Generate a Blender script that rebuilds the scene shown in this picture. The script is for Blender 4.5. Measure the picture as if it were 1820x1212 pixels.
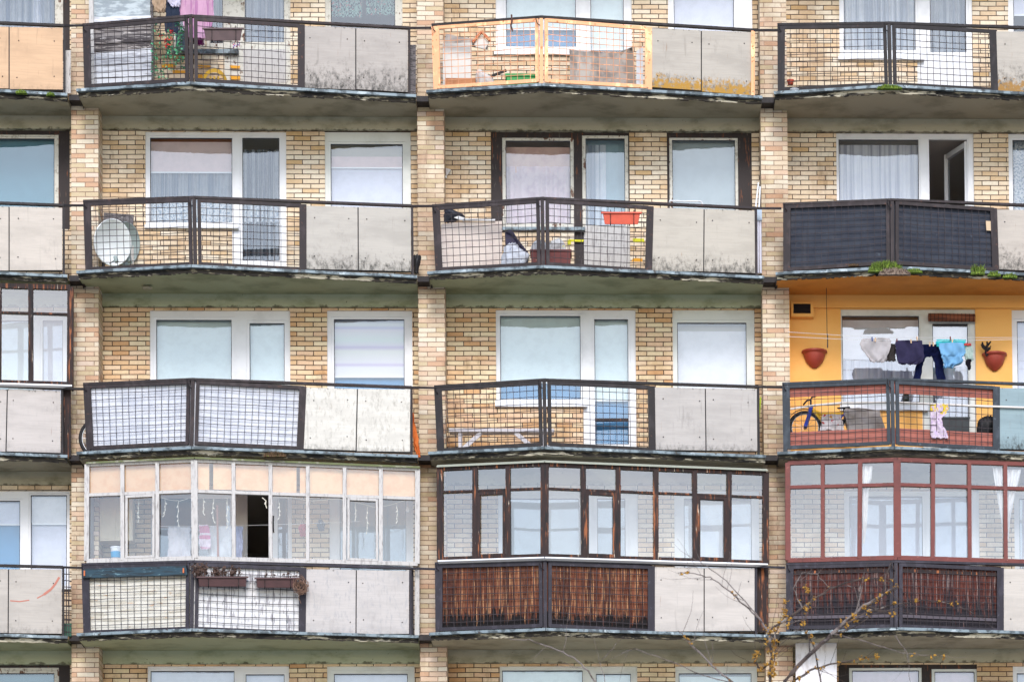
import bpy, math, random
from mathutils import Vector, Matrix
random.seed(7)
sc = bpy.context.scene
for o in list(bpy.data.objects): bpy.data.objects.remove(o)
COL = sc.collection

# ------------------------------------------------------------------ camera
CAM = dict(cx=7.6185, cz=-19.5437, D=55.1189, pitch=0.0469, yaw=0.0367, roll=-0.0091, f=6390.27, sx=371.74, sy=1509.41)
def _basis():
    cy, sy = math.cos(CAM['yaw']), math.sin(CAM['yaw'])
    cp, sp = math.cos(CAM['pitch']), math.sin(CAM['pitch'])
    cr, sr = math.cos(CAM['roll']), math.sin(CAM['roll'])
    ex = Vector((cy, -sy, 0)); ed = Vector((sy, cy, 0)); ez = Vector((0, 0, 1))
    u = -ed*sp + ez*cp
    return ex*cr + u*sr, -ex*sr + u*cr, ed*cp + ez*sp
RT, UP, FW = _basis()
CP = Vector((CAM['cx'], -CAM['D'], CAM['cz']))
cam = bpy.data.cameras.new('camera'); co = bpy.data.objects.new('camera', cam); COL.objects.link(co)
m = Matrix.Identity(4)
for i in range(3):
    m[i][0], m[i][1], m[i][2], m[i][3] = RT[i], UP[i], -FW[i], CP[i]
co.matrix_world = m
cam.sensor_width = 36; cam.lens = CAM['f']/1820*36
cam.shift_x = -CAM['sx']/1820; cam.shift_y = CAM['sy']/1820
cam.clip_start = 1; cam.clip_end = 2000
cam.dof.use_dof = True; cam.dof.focus_distance = (Vector((8, -.3, -4))-CP).dot(FW); cam.dof.aperture_fstop = 4.0
sc.camera = co

# ------------------------------------------------------------------ light
SUN_EL, SUN_AZ = math.radians(38), math.radians(178)     # azimuth from +Y, clockwise: behind the viewer
w = bpy.data.worlds.new('World'); sc.world = w; w.use_nodes = True
nt = w.node_tree; nt.nodes.clear()
sky = nt.nodes.new('ShaderNodeTexSky'); sky.sky_type = 'NISHITA'; sky.sun_disc = False
sky.sun_elevation = SUN_EL; sky.sun_rotation = SUN_AZ; sky.dust_density = 1.0; sky.air_density = 1.0; sky.ozone_density = 1.0
bg = nt.nodes.new('ShaderNodeBackground'); bg.inputs[1].default_value = 0.15
ow = nt.nodes.new('ShaderNodeOutputWorld')
nt.links.new(sky.outputs[0], bg.inputs[0]); nt.links.new(bg.outputs[0], ow.inputs[0])
sl = bpy.data.lights.new('sun', 'SUN'); sl.energy = 1.25; sl.angle = math.radians(18); sl.color = (1, .985, .97)
so = bpy.data.objects.new('sun', sl); COL.objects.link(so)
sdir = Vector((math.sin(SUN_AZ)*math.cos(SUN_EL), math.cos(SUN_AZ)*math.cos(SUN_EL), math.sin(SUN_EL)))
so.rotation_euler = sdir.to_track_quat('Z', 'Y').to_euler()
sc.view_settings.view_transform = 'Standard'; sc.view_settings.look = 'None'; sc.view_settings.gamma = 1
sc.view_settings.exposure = 1.0
sc.render.engine = 'CYCLES'
sc.cycles.use_denoising = True
sc.cycles.max_bounces = 8; sc.cycles.transparent_max_bounces = 16; sc.cycles.diffuse_bounces = 4

# ------------------------------------------------------------------ pixel <-> place
def W(px, py, Y):
    d = FW + RT*((px-910-CAM['sx'])/CAM['f']) + UP*((606+CAM['sy']-py)/CAM['f'])
    return CP + d*((Y+CAM['D'])/d.y)
P = 5.3398; H = 2.8; YW = .486
def plan(c):
    x0 = (c-1)*P
    return Vector((x0, -.55)), Vector((x0+1.68, -.82)), Vector((x0+5.05, -.36))
def fr(c, px, py, off=0, seg=None):
    A, K, E = plan(c)
    d = FW + RT*((px-910-CAM['sx'])/CAM['f']) + UP*((606+CAM['sy']-py)/CAM['f'])
    for s, (a, b) in (('L', (A, K)), ('R', (K, E))):
        t = (b-a).normalized(); n = Vector((t.y, -t.x))
        a2 = a + n*off
        k = ((a2.x-CP.x)*n.x + (a2.y-CP.y)*n.y)/(d.x*n.x+d.y*n.y)
        p = CP + d*k
        if seg == s or (seg is None and (s == 'R' or p.x <= K.x)): return p
def lerp(a, b, t): return a + (b-a)*t

# ------------------------------------------------------------------ materials
def S(r, g, b, k=.75):
    f = lambda v: (v/255/12.92 if v/255 < .04045 else ((v/255+.055)/1.055)**2.4)
    return (f(r)*k, f(g)*k, f(b)*k, 1)
class G:
    def __init__(s, name):
        s.m = bpy.data.materials.new(name); s.m.use_nodes = True; s.t = s.m.node_tree; s.t.nodes.clear()
        s.out = s.n('ShaderNodeOutputMaterial')
    def n(s, t, **k):
        x = s.t.nodes.new(t)
        for a, v in k.items(): setattr(x, a, v)
        return x
    def l(s, a, b): s.t.links.new(a, b)
    def val(s, inp, v):
        if hasattr(v, 'is_output'): s.l(v, inp)
        else: inp.default_value = v
    def math(s, op, a, b=0.0, c=None, clamp=False):
        x = s.n('ShaderNodeMath', operation=op, use_clamp=clamp); s.val(x.inputs[0], a); s.val(x.inputs[1], b)
        if c is not None: s.val(x.inputs[2], c)
        return x.outputs[0]
    def maprange(s, v, a, b, c=0.0, d=1.0):
        x = s.n('ShaderNodeMapRange', interpolation_type='SMOOTHSTEP'); s.val(x.inputs[0], v)
        for i, q in enumerate((a, b, c, d)): x.inputs[i+1].default_value = q
        return x.outputs[0]
    def mix(s, f, a, b, mode='MIX'):
        x = s.n('ShaderNodeMix', data_type='RGBA', blend_type=mode); s.val(x.inputs[0], f); s.val(x.inputs[6], a); s.val(x.inputs[7], b)
        return x.outputs[2]
    def coords(s, kind):
        if kind == 'P': return s.n('ShaderNodeNewGeometry').outputs['Position']
        return s.n('ShaderNodeTexCoord').outputs['Generated' if kind == 'G' else 'Object']
    def noise(s, vec, scale, st=(1, 1, 1), detail=5, rough=.6, seed=0.0, dist=0.0):
        mp = s.n('ShaderNodeMapping'); s.l(vec, mp.inputs[0]); mp.inputs['Scale'].default_value = st
        mp.inputs['Location'].default_value = (seed*3.1, seed*1.7, seed*2.3)
        x = s.n('ShaderNodeTexNoise'); s.l(mp.outputs[0], x.inputs[0]); x.inputs['Scale'].default_value = scale
        x.inputs['Detail'].default_value = detail; x.inputs['Roughness'].default_value = rough; x.inputs['Distortion'].default_value = dist
        return x.outputs[0]
    def layers(s, col, ls):
        pos = s.coords('P'); gen = None
        for L in ls:
            v = s.noise(pos, L.get('sc', 5), L.get('st', (1, 1, 1)), L.get('det', 5), L.get('ro', .6), L.get('seed', 0))
            if 'g' in L:
                ax, a, b, k = L['g']
                if gen is None:
                    gx = s.n('ShaderNodeSeparateXYZ'); s.l(s.coords('G'), gx.inputs[0]); gen = gx
                gr = s.maprange(gen.outputs[ax], min(a, b), max(a, b), *( (0., 1.) if a < b else (1., 0.)))
                v = s.math('ADD', v, s.math('MULTIPLY', s.math('SUBTRACT', gr, 1), k))
            f = s.maprange(v, L.get('lo', .45), L.get('hi', .6))
            if 'a' in L: f = s.math('MULTIPLY', f, L['a'])
            col = s.mix(f, col, L['c'], L.get('mode', 'MIX'))
        return col
    def bsdf(s, col, rough=.7, metal=0, spec=.4, bump=None, bs=.3, bd=.01):
        b = s.n('ShaderNodeBsdfPrincipled'); s.val(b.inputs['Base Color'], col); b.inputs['Roughness'].default_value = rough
        b.inputs['Metallic'].default_value = metal; b.inputs['Specular IOR Level'].default_value = spec
        if bump is not None:
            x = s.n('ShaderNodeBump'); x.inputs['Strength'].default_value = bs; x.inputs['Distance'].default_value = bd
            s.l(bump, x.inputs['Height']); s.l(x.outputs[0], b.inputs['Normal'])
        return b.outputs[0]
    def done(s, sh): s.l(sh, s.out.inputs[0]); return s.m
_mc = {}
def mat(name, col, ls=(), rough=.7, metal=0, spec=.4, bump=None):
    if name in _mc: return _mc[name]
    g = G(name); c = g.layers(col, list(ls)); b = None
    if bump: b = g.noise(g.coords('P'), bump[0], bump[2] if len(bump) > 2 else (1, 1, 1), 6)
    _mc[name] = g.done(g.bsdf(c, rough, metal, spec, b, bump[1] if bump else .3)); return _mc[name]

def brick(name, pal, mortar, ms=.009, w=.26, h=.0755, dx=0, dz=0, warp=.007, dirt=(.46, .68, .75)):
    g = G(name); pos = g.coords('P')
    sx = g.n('ShaderNodeSeparateXYZ'); g.l(pos, sx.inputs[0])
    u = g.math('ADD', g.math('ADD', sx.outputs[0], sx.outputs[1]), dx)
    v = g.math('ADD', sx.outputs[2], dz+30*h*20)
    nz = g.noise(pos, 2.2, detail=2); nz2 = g.noise(pos, 9, detail=2, seed=3)
    v = g.math('ADD', v, g.math('MULTIPLY', g.math('SUBTRACT', nz, .5), warp*2.5))
    u = g.math('ADD', u, g.math('MULTIPLY', g.math('SUBTRACT', nz2, .5), warp*2))
    u = g.math('ADD', u, 100.0)
    cb = g.n('ShaderNodeCombineXYZ'); g.l(u, cb.inputs[0]); g.l(v, cb.inputs[1])
    b = g.n('ShaderNodeTexBrick', offset=.5, offset_frequency=2, squash=1.0); g.l(cb.outputs[0], b.inputs['Vector'])
    b.inputs['Color1'].default_value = (0, 0, 0, 1); b.inputs['Color2'].default_value = (1, 1, 1, 1); b.inputs['Mortar'].default_value = (0, 0, 0, 1)
    b.inputs['Scale'].default_value = 1; b.inputs['Mortar Size'].default_value = ms; b.inputs['Mortar Smooth'].default_value = .25
    b.inputs['Brick Width'].default_value = w; b.inputs['Row Height'].default_value = h; b.inputs['Bias'].default_value = 0
    r = g.n('ShaderNodeValToRGB'); g.l(b.outputs['Color'], r.inputs[0]); r.color_ramp.interpolation = 'CONSTANT'
    e = r.color_ramp.elements
    while len(e) < len(pal): e.new(.5)
    acc = 0
    for i, (c, wgt) in enumerate(pal): e[i].position = acc; e[i].color = c; acc += wgt
    col = r.outputs[0]
    fine = g.noise(pos, 38, (1, 1, 2.2), 4, .7)
    col = g.mix(g.maprange(fine, .35, .75), col, g.mix(1.0, col, (.84, .81, .79, 1), 'MULTIPLY'))
    cloud = g.noise(pos, 1.1, (1, 1, .6), 5, .65, seed=5)
    col = g.mix(g.math('MULTIPLY', g.maprange(cloud, dirt[0], dirt[1]), dirt[2]), col, g.mix(1.0, col, (.62, .55, .47, 1), 'MULTIPLY'))
    soot = g.noise(pos, 3.2, (1, 1, .35), 6, .7, seed=11)
    col = g.mix(g.math('MULTIPLY', g.maprange(soot, .57, .72), .6), col, g.mix(1.0, col, (.50, .46, .42, 1), 'MULTIPLY'))
    mcol = g.mix(g.maprange(g.noise(pos, 6, detail=3, seed=8), .4, .65), mortar, tuple(x*1.9 for x in mortar[:3])+(1,))
    col = g.mix(b.outputs['Fac'], col, mcol)
    hgt = g.math('SUBTRACT', g.math('MULTIPLY', fine, .25), b.outputs['Fac'])
    return g.done(g.bsdf(col, .85, 0, .2, hgt, .8, .008))

WALL = brick('wall_brick', [(S(238, 218, 190, .86), .24), (S(232, 206, 174, .86), .2), (S(242, 228, 206, .86), .2), (S(226, 196, 158, .86), .1), (S(240, 220, 194, .88), .14), (S(232, 204, 172, .88), .08), (S(216, 182, 136, .86), .04)], S(80, 65, 58), .0070)
WALL2 = brick('warm_wall_brick', [(S(236, 208, 170, .86), .2), (S(230, 192, 150, .86), .2), (S(240, 220, 184, .86), .2), (S(232, 196, 162, .86), .2), (S(220, 174, 128, .86), .1), (S(240, 212, 180, .86), .1)], S(76, 58, 50), .0074, dx=.1)
PIL = brick('pilaster_brick', [(S(234, 214, 188, .78), .2), (S(226, 204, 176, .78), .2), (S(238, 224, 202, .78), .2), (S(228, 198, 172, .78), .14), (S(218, 198, 164, .78), .16), (S(216, 176, 146, .78), .06), (S(234, 212, 194, .78), .04)], S(136, 110, 94), .0055, w=.27, dx=.09, dirt=(.46, .68, .75))
CONC = mat('soffit_concrete', S(176, 168, 146), [dict(c=S(120, 114, 92), sc=1.4, lo=.45, hi=.7, a=.7), dict(c=S(66, 60, 50), sc=9, st=(.5, 1, 1), lo=.66, hi=.74, a=.6, det=8)], .9, bump=(30, .2))
CONCG = mat('greenish_soffit_concrete', S(172, 176, 142), [dict(c=S(118, 124, 90), sc=1.4, lo=.45, hi=.7, a=.7), dict(c=S(66, 64, 50), sc=9, st=(.5, 1, 1), lo=.66, hi=.74, a=.6, det=8)], .9, bump=(30, .2))
BEAM = mat('beam_concrete', S(196, 190, 168), [dict(c=S(150, 148, 124), sc=2, st=(1, 1, 2), lo=.45, hi=.7, a=.8), dict(c=S(70, 64, 52), sc=26, lo=.68, hi=.72, a=.8, det=3), dict(c=S(84, 78, 62), sc=7, g=(2, .3, 0, .3), lo=.45, hi=.6, a=.8)], .9, bump=(40, .25))
BEAMG = mat('greenish_beam_concrete', S(194, 200, 172), [dict(c=S(150, 158, 124), sc=2, st=(1, 1, 2), lo=.45, hi=.7, a=.8), dict(c=S(70, 64, 52), sc=26, lo=.68, hi=.72, a=.8, det=3), dict(c=S(84, 80, 62), sc=7, g=(2, .3, 0, .3), lo=.45, hi=.6, a=.8)], .9, bump=(40, .25))
YELLOW = mat('yellow_render', S(248, 188, 106, .86), [dict(c=S(240, 174, 88, .86), sc=1.5, lo=.4, hi=.7, a=.7)], .8, bump=(60, .1))
YELLOWS = mat('ochre_soffit_paint', S(226, 150, 62), [dict(c=S(200, 126, 48), sc=2, lo=.4, hi=.7, a=.7)], .8)
SLABE = mat('peeling_slab_edge', S(56, 50, 44), [dict(c=S(206, 196, 174), sc=1.5, st=(1, 1, 6), lo=.535, hi=.585, det=10), dict(c=S(150, 140, 116), sc=8, st=(1, 1, 3), lo=.55, hi=.62, det=8, a=.7), dict(c=S(26, 23, 22), sc=3.2, st=(1, 1, 3), lo=.52, hi=.60, det=9, seed=4)], .9, bump=(22, .6))
ZINC = mat('weathered_zinc', S(132, 146, 154), [dict(c=S(74, 84, 90), sc=7, st=(1, 1, 1), lo=.45, hi=.6), dict(c=S(176, 188, 194), sc=5, lo=.58, hi=.66, seed=3), dict(c=S(60, 50, 44), sc=14, lo=.60, hi=.68, seed=6)], .5, .3)
def steel(name, c, rust, amt=.62, k=.30):
    c = tuple(x*k for x in c[:3])+(1,); rust = tuple(x*(k+.1) for x in rust[:3])+(1,)
    return mat(name, c, [dict(c=tuple(x*1.8+.01 for x in c[:3])+(1,), sc=9, st=(1, 1, .4), lo=.5, hi=.66, a=.8), dict(c=rust, sc=16, lo=amt, hi=amt+.05, seed=2)], .6, .15, bump=(60, .2))
BROWN = steel('brown_painted_steel', S(74, 56, 60), S(128, 84, 70))
BROWN2 = steel('dark_rail_steel', S(56, 44, 48), S(100, 70, 62))
BLUEST = steel('blue_grey_steel', S(70, 80, 92), S(110, 120, 132), k=.45)
VIOLET = steel('violet_grey_steel', S(76, 68, 86), S(112, 106, 124))
ORST = steel('orange_painted_steel', S(242, 176, 130, .8), S(196, 112, 66), .60, 1.0)
WIRE = steel('wire_steel', S(84, 68, 76), S(110, 80, 80), k=.3)
ORWIRE = steel('orange_wire', S(224, 158, 116), S(190, 120, 80), k=.9)
PVC = mat('white_window_frame', S(244, 244, 248), [dict(c=S(214, 214, 218), sc=3, lo=.5, hi=.75, a=.5)], .35, spec=.5)
PVCG = mat('greyed_window_frame', S(236, 238, 234), [dict(c=S(208, 210, 204), sc=3, lo=.45, hi=.7, a=.6)], .45)
OLDW = mat('peeling_white_timber', S(226, 222, 212), [dict(c=S(110, 70, 52), sc=9, st=(1, 1, .5), lo=.60, hi=.63, det=7), dict(c=S(160, 150, 136), sc=20, lo=.52, hi=.65, a=.6)], .7)
DARKW = mat('dark_stained_timber', S(50, 40, 40), [dict(c=S(120, 70, 44), sc=6, st=(4, 4, .5), lo=.58, hi=.66, det=6), dict(c=S(96, 88, 82), sc=14, st=(3, 3, .4), lo=.62, hi=.68, seed=3)], .7)
BRW = mat('weathered_brown_timber', S(48, 30, 28), [dict(c=S(176, 104, 62), sc=3, st=(9, 9, .6), lo=.55, hi=.66, det=7), dict(c=S(26, 20, 22), sc=3.4, st=(6, 6, .7), lo=.54, hi=.62, det=7, seed=5), dict(c=S(208, 190, 170), sc=5, st=(9, 9, .8), lo=.66, hi=.70, seed=9)], .75, bump=(12, .4, (9, 9, 1)))
REDW = mat('red_brown_painted_timber', S(146, 66, 58, .5), [dict(c=S(112, 48, 44, .5), sc=4, lo=.45, hi=.7, a=.7), dict(c=S(188, 120, 104), sc=22, lo=.64, hi=.68, a=.7)], .55)
WHTW = mat('cracked_white_timber', S(222, 217, 214, .64), [dict(c=S(180, 174, 172, .62), sc=12, st=(3, 3, .6), lo=.50, hi=.66, det=7, a=.8), dict(c=S(110, 100, 96), sc=16, st=(3, 3, .5), lo=.63, hi=.68, det=7, a=.8)], .7)
def glass(name, refl=.25, tint=(.86, .94, 1, 1), thru=(.93, .96, .97, 1)):
    g = G(name); t = g.n('ShaderNodeBsdfTransparent'); t.inputs[0].default_value = thru
    r = g.n('ShaderNodeBsdfGlossy'); r.inputs['Color'].default_value = tint; r.inputs['Roughness'].default_value = .02
    bmp = g.n('ShaderNodeBump'); bmp.inputs['Strength'].default_value = .12; bmp.inputs['Distance'].default_value = .02
    g.l(g.noise(g.coords('P'), 1.6, detail=1), bmp.inputs['Height']); g.l(bmp.outputs[0], r.inputs['Normal'])
    x = g.n('ShaderNodeMixShader'); x.inputs[0].default_value = refl; g.l(t.outputs[0], x.inputs[1]); g.l(r.outputs[0], x.inputs[2])
    return g.done(x.outputs[0])
GLASS = glass('window_glass', .115)
GLAZ = glass('single_glazing', .17, (1, .965, .95, 1))
DUSTY = glass('dusty_glazing', .13, (.98, .96, .95, 1))
def cloth(name, c, c2=None, tr=.3, alpha=0.0, rough=.9, ls=(), fold_shade=None):
    if name in _mc: return _mc[name]
    g = G(name); col = g.layers(c, ([dict(c=c2, sc=7, lo=.42, hi=.65)] if c2 else [])+([dict(c=fold_shade, sc=1.6, st=(9, 9, .10), lo=.42, hi=.62, det=3)] if fold_shade else [])+list(ls))  # darker vertical streaks paint the shade of the curtain folds
    d = g.n('ShaderNodeBsdfDiffuse'); g.val(d.inputs[0], col); t = g.n('ShaderNodeBsdfTranslucent'); g.val(t.inputs[0], col)
    x = g.n('ShaderNodeMixShader'); x.inputs[0].default_value = tr; g.l(d.outputs[0], x.inputs[1]); g.l(t.outputs[0], x.inputs[2]); sh = x.outputs[0]
    if alpha:
        a = g.n('ShaderNodeBsdfTransparent'); y = g.n('ShaderNodeMixShader'); y.inputs[0].default_value = alpha
        g.l(sh, y.inputs[1]); g.l(a.outputs[0], y.inputs[2]); sh = y.outputs[0]
    _mc[name] = g.done(sh); return _mc[name]
def board(name, c, seed=0, grime=.4, glo=.25, moss=None, mk=.5, peel=None):
    c = (c[0]*.92, c[1]*.885, c[2]*.85, 1)
    ls = [dict(c=tuple(x*.80 for x in c[:3])+(1,), sc=2.2, st=(.7, .7, 2.4), lo=.4, hi=.7, a=.8, seed=seed),
          dict(c=tuple(x*.86 for x in c[:3])+(1,), sc=5, st=(.4, .4, 14), lo=.45, hi=.65, a=.6, seed=seed, det=3),
          dict(c=tuple(x*.62 for x in c[:3])+(1,), sc=3, st=(6, 6, .45), lo=.60, hi=.72, a=.55, seed=seed+2)]
    if peel: ls.append(dict(c=peel, sc=7, st=(3, 3, .9), lo=.50, hi=.63, det=10, ro=.8, seed=seed))
    ls.append(dict(c=S(48, 46, 42), sc=11, st=(1.4, 1.4, .8), g=(2, min(1.2, glo*2.2), 0, .40), lo=.37, hi=.66, det=10, ro=.8, a=min(.95, grime*1.9), seed=seed+1))
    ls.append(dict(c=S(150, 104, 70), sc=5, st=(5, 5, .55), lo=.66, hi=.76, a=.55, seed=seed+9)); ls.append(dict(c=tuple(x*.55 for x in c[:3])+(1,), sc=2.2, st=(1.6, 1.6, 1), lo=.54, hi=.74, a=.55, det=9, ro=.8, seed=seed+5))
    if moss: ls.append(dict(c=moss, sc=13, g=(2, .62, .0, .44), lo=.40-mk*.05, hi=.50, det=9, ro=.8, seed=seed+4))
    ls.append(dict(c=S(58, 54, 50), sc=9, st=(2.5, 2.5, .8), g=(2, .88, 1.0, .5), lo=.52, hi=.66, det=8, a=.7, seed=seed+7))
    return mat(name, c, ls, .85, bump=(30, .12))
INTER = mat('room_plaster', S(214, 204, 194), (), .9)

# ------------------------------------------------------------------ mesh helpers
class MB:
    def __init__(s): s.v = []; s.f = []; s.sm = False
    def add(s, vs, fs):
        o = len(s.v); s.v += [tuple(v) for v in vs]; s.f += [tuple(i+o for i in f) for f in fs]; return s
    def hexa(s, a, b):      # two quads (front, back), same winding
        return s.add(list(a)+list(b), [(0, 1, 2, 3), (7, 6, 5, 4), (0, 4, 5, 1), (1, 5, 6, 2), (2, 6, 7, 3), (3, 7, 4, 0)])
    def box(s, x0, x1, y0, y1, z0, z1):
        return s.hexa([(x0, y0, z0), (x1, y0, z0), (x1, y0, z1), (x0, y0, z1)], [(x0, y1, z0), (x1, y1, z0), (x1, y1, z1), (x0, y1, z1)])
    def quad(s, lt, rt, rb, lb, th=.01, d=None):      # front face given, thickness going back
        lt, rt, rb, lb = map(Vector, (lt, rt, rb, lb)); n = (rt-lt).cross(lb-lt)
        if n.y < 0: n = -n
        n = n.normalized()*th if d is None else Vector(d)
        return s.hexa([lb, rb, rt, lt], [lb+n, rb+n, rt+n, lt+n])
    def beam(s, p, q, w, d, up=(0, -1, 0), ext=0):    # w across, d along 'up'
        p, q = Vector(p), Vector(q); t = (q-p).normalized(); p, q = p-t*ext, q+t*ext
        u = Vector(up); u = (u-t*u.dot(t)).normalized(); r = t.cross(u)*(w/2); u = u*(d/2)
        return s.hexa([p-r-u, p+r-u, p+r+u, p-r+u], [q-r-u, q+r-u, q+r+u, q-r+u])
    def tube(s, pts, r, n=6, cap=True):
        pts = [Vector(p) for p in pts]; rs = r if isinstance(r, (list, tuple)) else [r]*len(pts); o = len(s.v); ref = Vector((.3, .2, .93))
        for i, p in enumerate(pts):
            t = (pts[min(i+1, len(pts)-1)]-pts[max(i-1, 0)]).normalized()
            a = t.cross(ref if abs(t.dot(ref)) < .95 else Vector((1, 0, 0))).normalized(); b = t.cross(a)
            for k in range(n):
                th = 2*math.pi*k/n; s.v.append(tuple(p+(a*math.cos(th)+b*math.sin(th))*rs[i]))
        for i in range(len(pts)-1):
            for k in range(n): s.f.append((o+i*n+k, o+i*n+(k+1) % n, o+(i+1)*n+(k+1) % n, o+(i+1)*n+k))
        if cap: s.f.append(tuple(o+k for k in range(n))[::-1]); s.f.append(tuple(o+(len(pts)-1)*n+k for k in range(n)))
        return s
    def lathe(s, prof, c, ax=(0, 0, 1), n=24, arc=2*math.pi, ref=None):  # prof: (radius, height)
        c, ax = Vector(c), Vector(ax).normalized()
        a = Vector(ref) if ref else ax.cross(Vector((0, 1, 0)) if abs(ax.y) < .9 else Vector((1, 0, 0)))
        a = (a-ax*a.dot(ax)).normalized(); b = ax.cross(a); o = len(s.v); full = abs(arc-2*math.pi) < 1e-4; m_ = n if full else n+1
        for r, h in prof:
            for k in range(m_):
                th = arc*k/n; s.v.append(tuple(c+ax*h+(a*math.cos(th)+b*math.sin(th))*max(r, 1e-4)))
        for i in range(len(prof)-1):
            for k in range(n):
                k2 = (k+1) % m_; s.f.append((o+i*m_+k, o+i*m_+k2, o+(i+1)*m_+k2, o+(i+1)*m_+k))
        return s
    def grid(s, fn, nu, nv):
        o = len(s.v)
        for j in range(nv+1):
            for i in range(nu+1): s.v.append(tuple(fn(i/nu, j/nv)))
        for j in range(nv):
            for i in range(nu): a = o+j*(nu+1)+i; s.f.append((a, a+1, a+nu+2, a+nu+1))
        return s
    def holes(s, rects, holes, yf, yb):               # world rects (x0,z0,x1,z1) minus holes, as a slab from yf to yb
        q = lambda v: round(v, 4)
        xs = sorted({q(r[i]) for r in rects+holes for i in (0, 2)}); zs = sorted({q(r[i]) for r in rects+holes for i in (1, 3)})
        inn = lambda L, x, z: any(q(r[0]) < x < q(r[2]) and q(r[1]) < z < q(r[3]) for r in L)
        sol = {}
        for i in range(len(xs)-1):
            for j in range(len(zs)-1):
                x, z = (xs[i]+xs[i+1])/2, (zs[j]+zs[j+1])/2
                sol[i, j] = inn(rects, x, z) and not inn(holes, x, z)
        for (i, j), ok in sol.items():
            if not ok: continue
            a, b, c, d = xs[i], xs[i+1], zs[j], zs[j+1]
            s.add([(a, yf, c), (b, yf, c), (b, yf, d), (a, yf, d)], [(0, 1, 2, 3)]); s.add([(a, yb, c), (b, yb, c), (b, yb, d), (a, yb, d)], [(3, 2, 1, 0)])
            for di, dj, e in ((-1, 0, [(a, yf, d), (a, yb, d), (a, yb, c), (a, yf, c)]), (1, 0, [(b, yf, c), (b, yb, c), (b, yb, d), (b, yf, d)]),
                              (0, -1, [(a, yf, c), (a, yb, c), (b, yb, c), (b, yf, c)]), (0, 1, [(a, yf, d), (b, yf, d), (b, yb, d), (a, yb, d)])):
                if not sol.get((i+di, j+dj)): s.add(e, [(0, 1, 2, 3)])
        return s
def link(name, mb, mt, parent=None, smooth=False, label=None, bevel=0):
    me = bpy.data.meshes.new(name); me.from_pydata(mb.v, [], mb.f); me.update()
    for x in (mt if isinstance(mt, (list, tuple)) else [mt]): me.materials.append(x)
    if smooth: me.polygons.foreach_set('use_smooth', [True]*len(me.polygons))
    o = bpy.data.objects.new(name, me); COL.objects.link(o)
    if parent: o.parent = parent; o.matrix_parent_inverse = Matrix.Translation(-root_loc(parent))
    if label: o['label'] = label
    if bevel:
        b = o.modifiers.new('bevel', 'BEVEL'); b.width = bevel; b.segments = 2; b.limit_method = 'ANGLE'
    return o
def root_loc(o):
    v = Vector((0, 0, 0))
    while o: v = v+o.location; o = None if o.parent is None else (None if o.type == 'MESH' else o.parent)
    return v
def thing(name, label, cat, loc, group=None):
    o = bpy.data.objects.new(name, None); COL.objects.link(o); o.location = loc; o.empty_display_size = .1
    o['label'] = label; o['category'] = cat
    if group: o['group'] = group
    return o
def tag(o, label, cat, group=None):
    o['label'] = label; o['category'] = cat
    if group: o['group'] = group
    return o
def struct(name, mb, mt):
    o = link(name, mb, mt); o['kind'] = 'structure'; return o
R = random.uniform

# ------------------------------------------------------------------ ground
GZ = -21.2
struct('ground', MB().add([(-400, -400, GZ), (420, -400, GZ), (420, 400, GZ), (-400, 400, GZ)], [(0, 1, 2, 3)]),
       mat('ground_grass_and_paving', S(196, 190, 180), [dict(c=S(176, 174, 156), sc=.15, lo=.45, hi=.6)], .9))

# ------------------------------------------------------------------ the building
B = thing('apartment_building', 'pale brick apartment block covered in rows of weathered balconies', 'apartment building', (5.3, .5, GZ))
def part(name, mb, mt, label=None, parent=None, **k): return link(name, mb, mt, parent or B, label=label, **k)
ZTOP, ZBOT = 2.50, -14.3
def beamz(r): return -2.8*r-.095, -2.8*r-.297
zs = {-1: 2.73, 0: -.075, 1: -2.894, 2: (W(144.6, 807.7, -.6).z+W(336, 798, -.88).z)/2, 3: -8.463, 4: -11.27}

# windows are listed as pixel boxes: outer rects, glass rects, fittings
WINS = []
RECESS_SHADE = mat('dark_recess_shade', S(70, 72, 84), (), .7)
def px_rect(x0, y0, x1, y1, Y):
    xm, ym = (x0+x1)/2, (y0+y1)/2
    return [W(x0, ym, Y).x, W(xm, y1, Y).z, W(x1, ym, Y).x, W(xm, y0, Y).z]
def ring(mb, r, wd, yf, yb):
    x0, z0, x1, z1 = r
    mb.holes([r], [[x0+wd, z0+wd, x1-wd, z1-wd]], yf, yb)
BL = {}
def blindmat(name, c, tr=.25):
    return cloth('blind_or_refl_'+name, c, tuple(x*.93 for x in c[:3])+(1,), tr)
PALE = blindmat('pale', S(226, 236, 236, .95)); PINKB = blindmat('pink', S(232, 206, 204, .95)); BEIGE_SHADE_REFL = blindmat('beige', S(206, 196, 178)); WHITEB = blindmat('white', S(244, 240, 244, .95))
ORB = blindmat('orange', S(196, 112, 70)); TEALB = blindmat('teal', S(104, 146, 162), .1); SKY_REFL = blindmat('blue', S(96, 150, 196), .1); LAVB = blindmat('lavender', S(224, 222, 236, .95)); PINK2 = blindmat('rose', S(234, 212, 226, .95))  # the blue one paints sky reflection on lower panes; no blind hangs there
GREYB = blindmat('grey', S(196, 206, 210))
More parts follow.
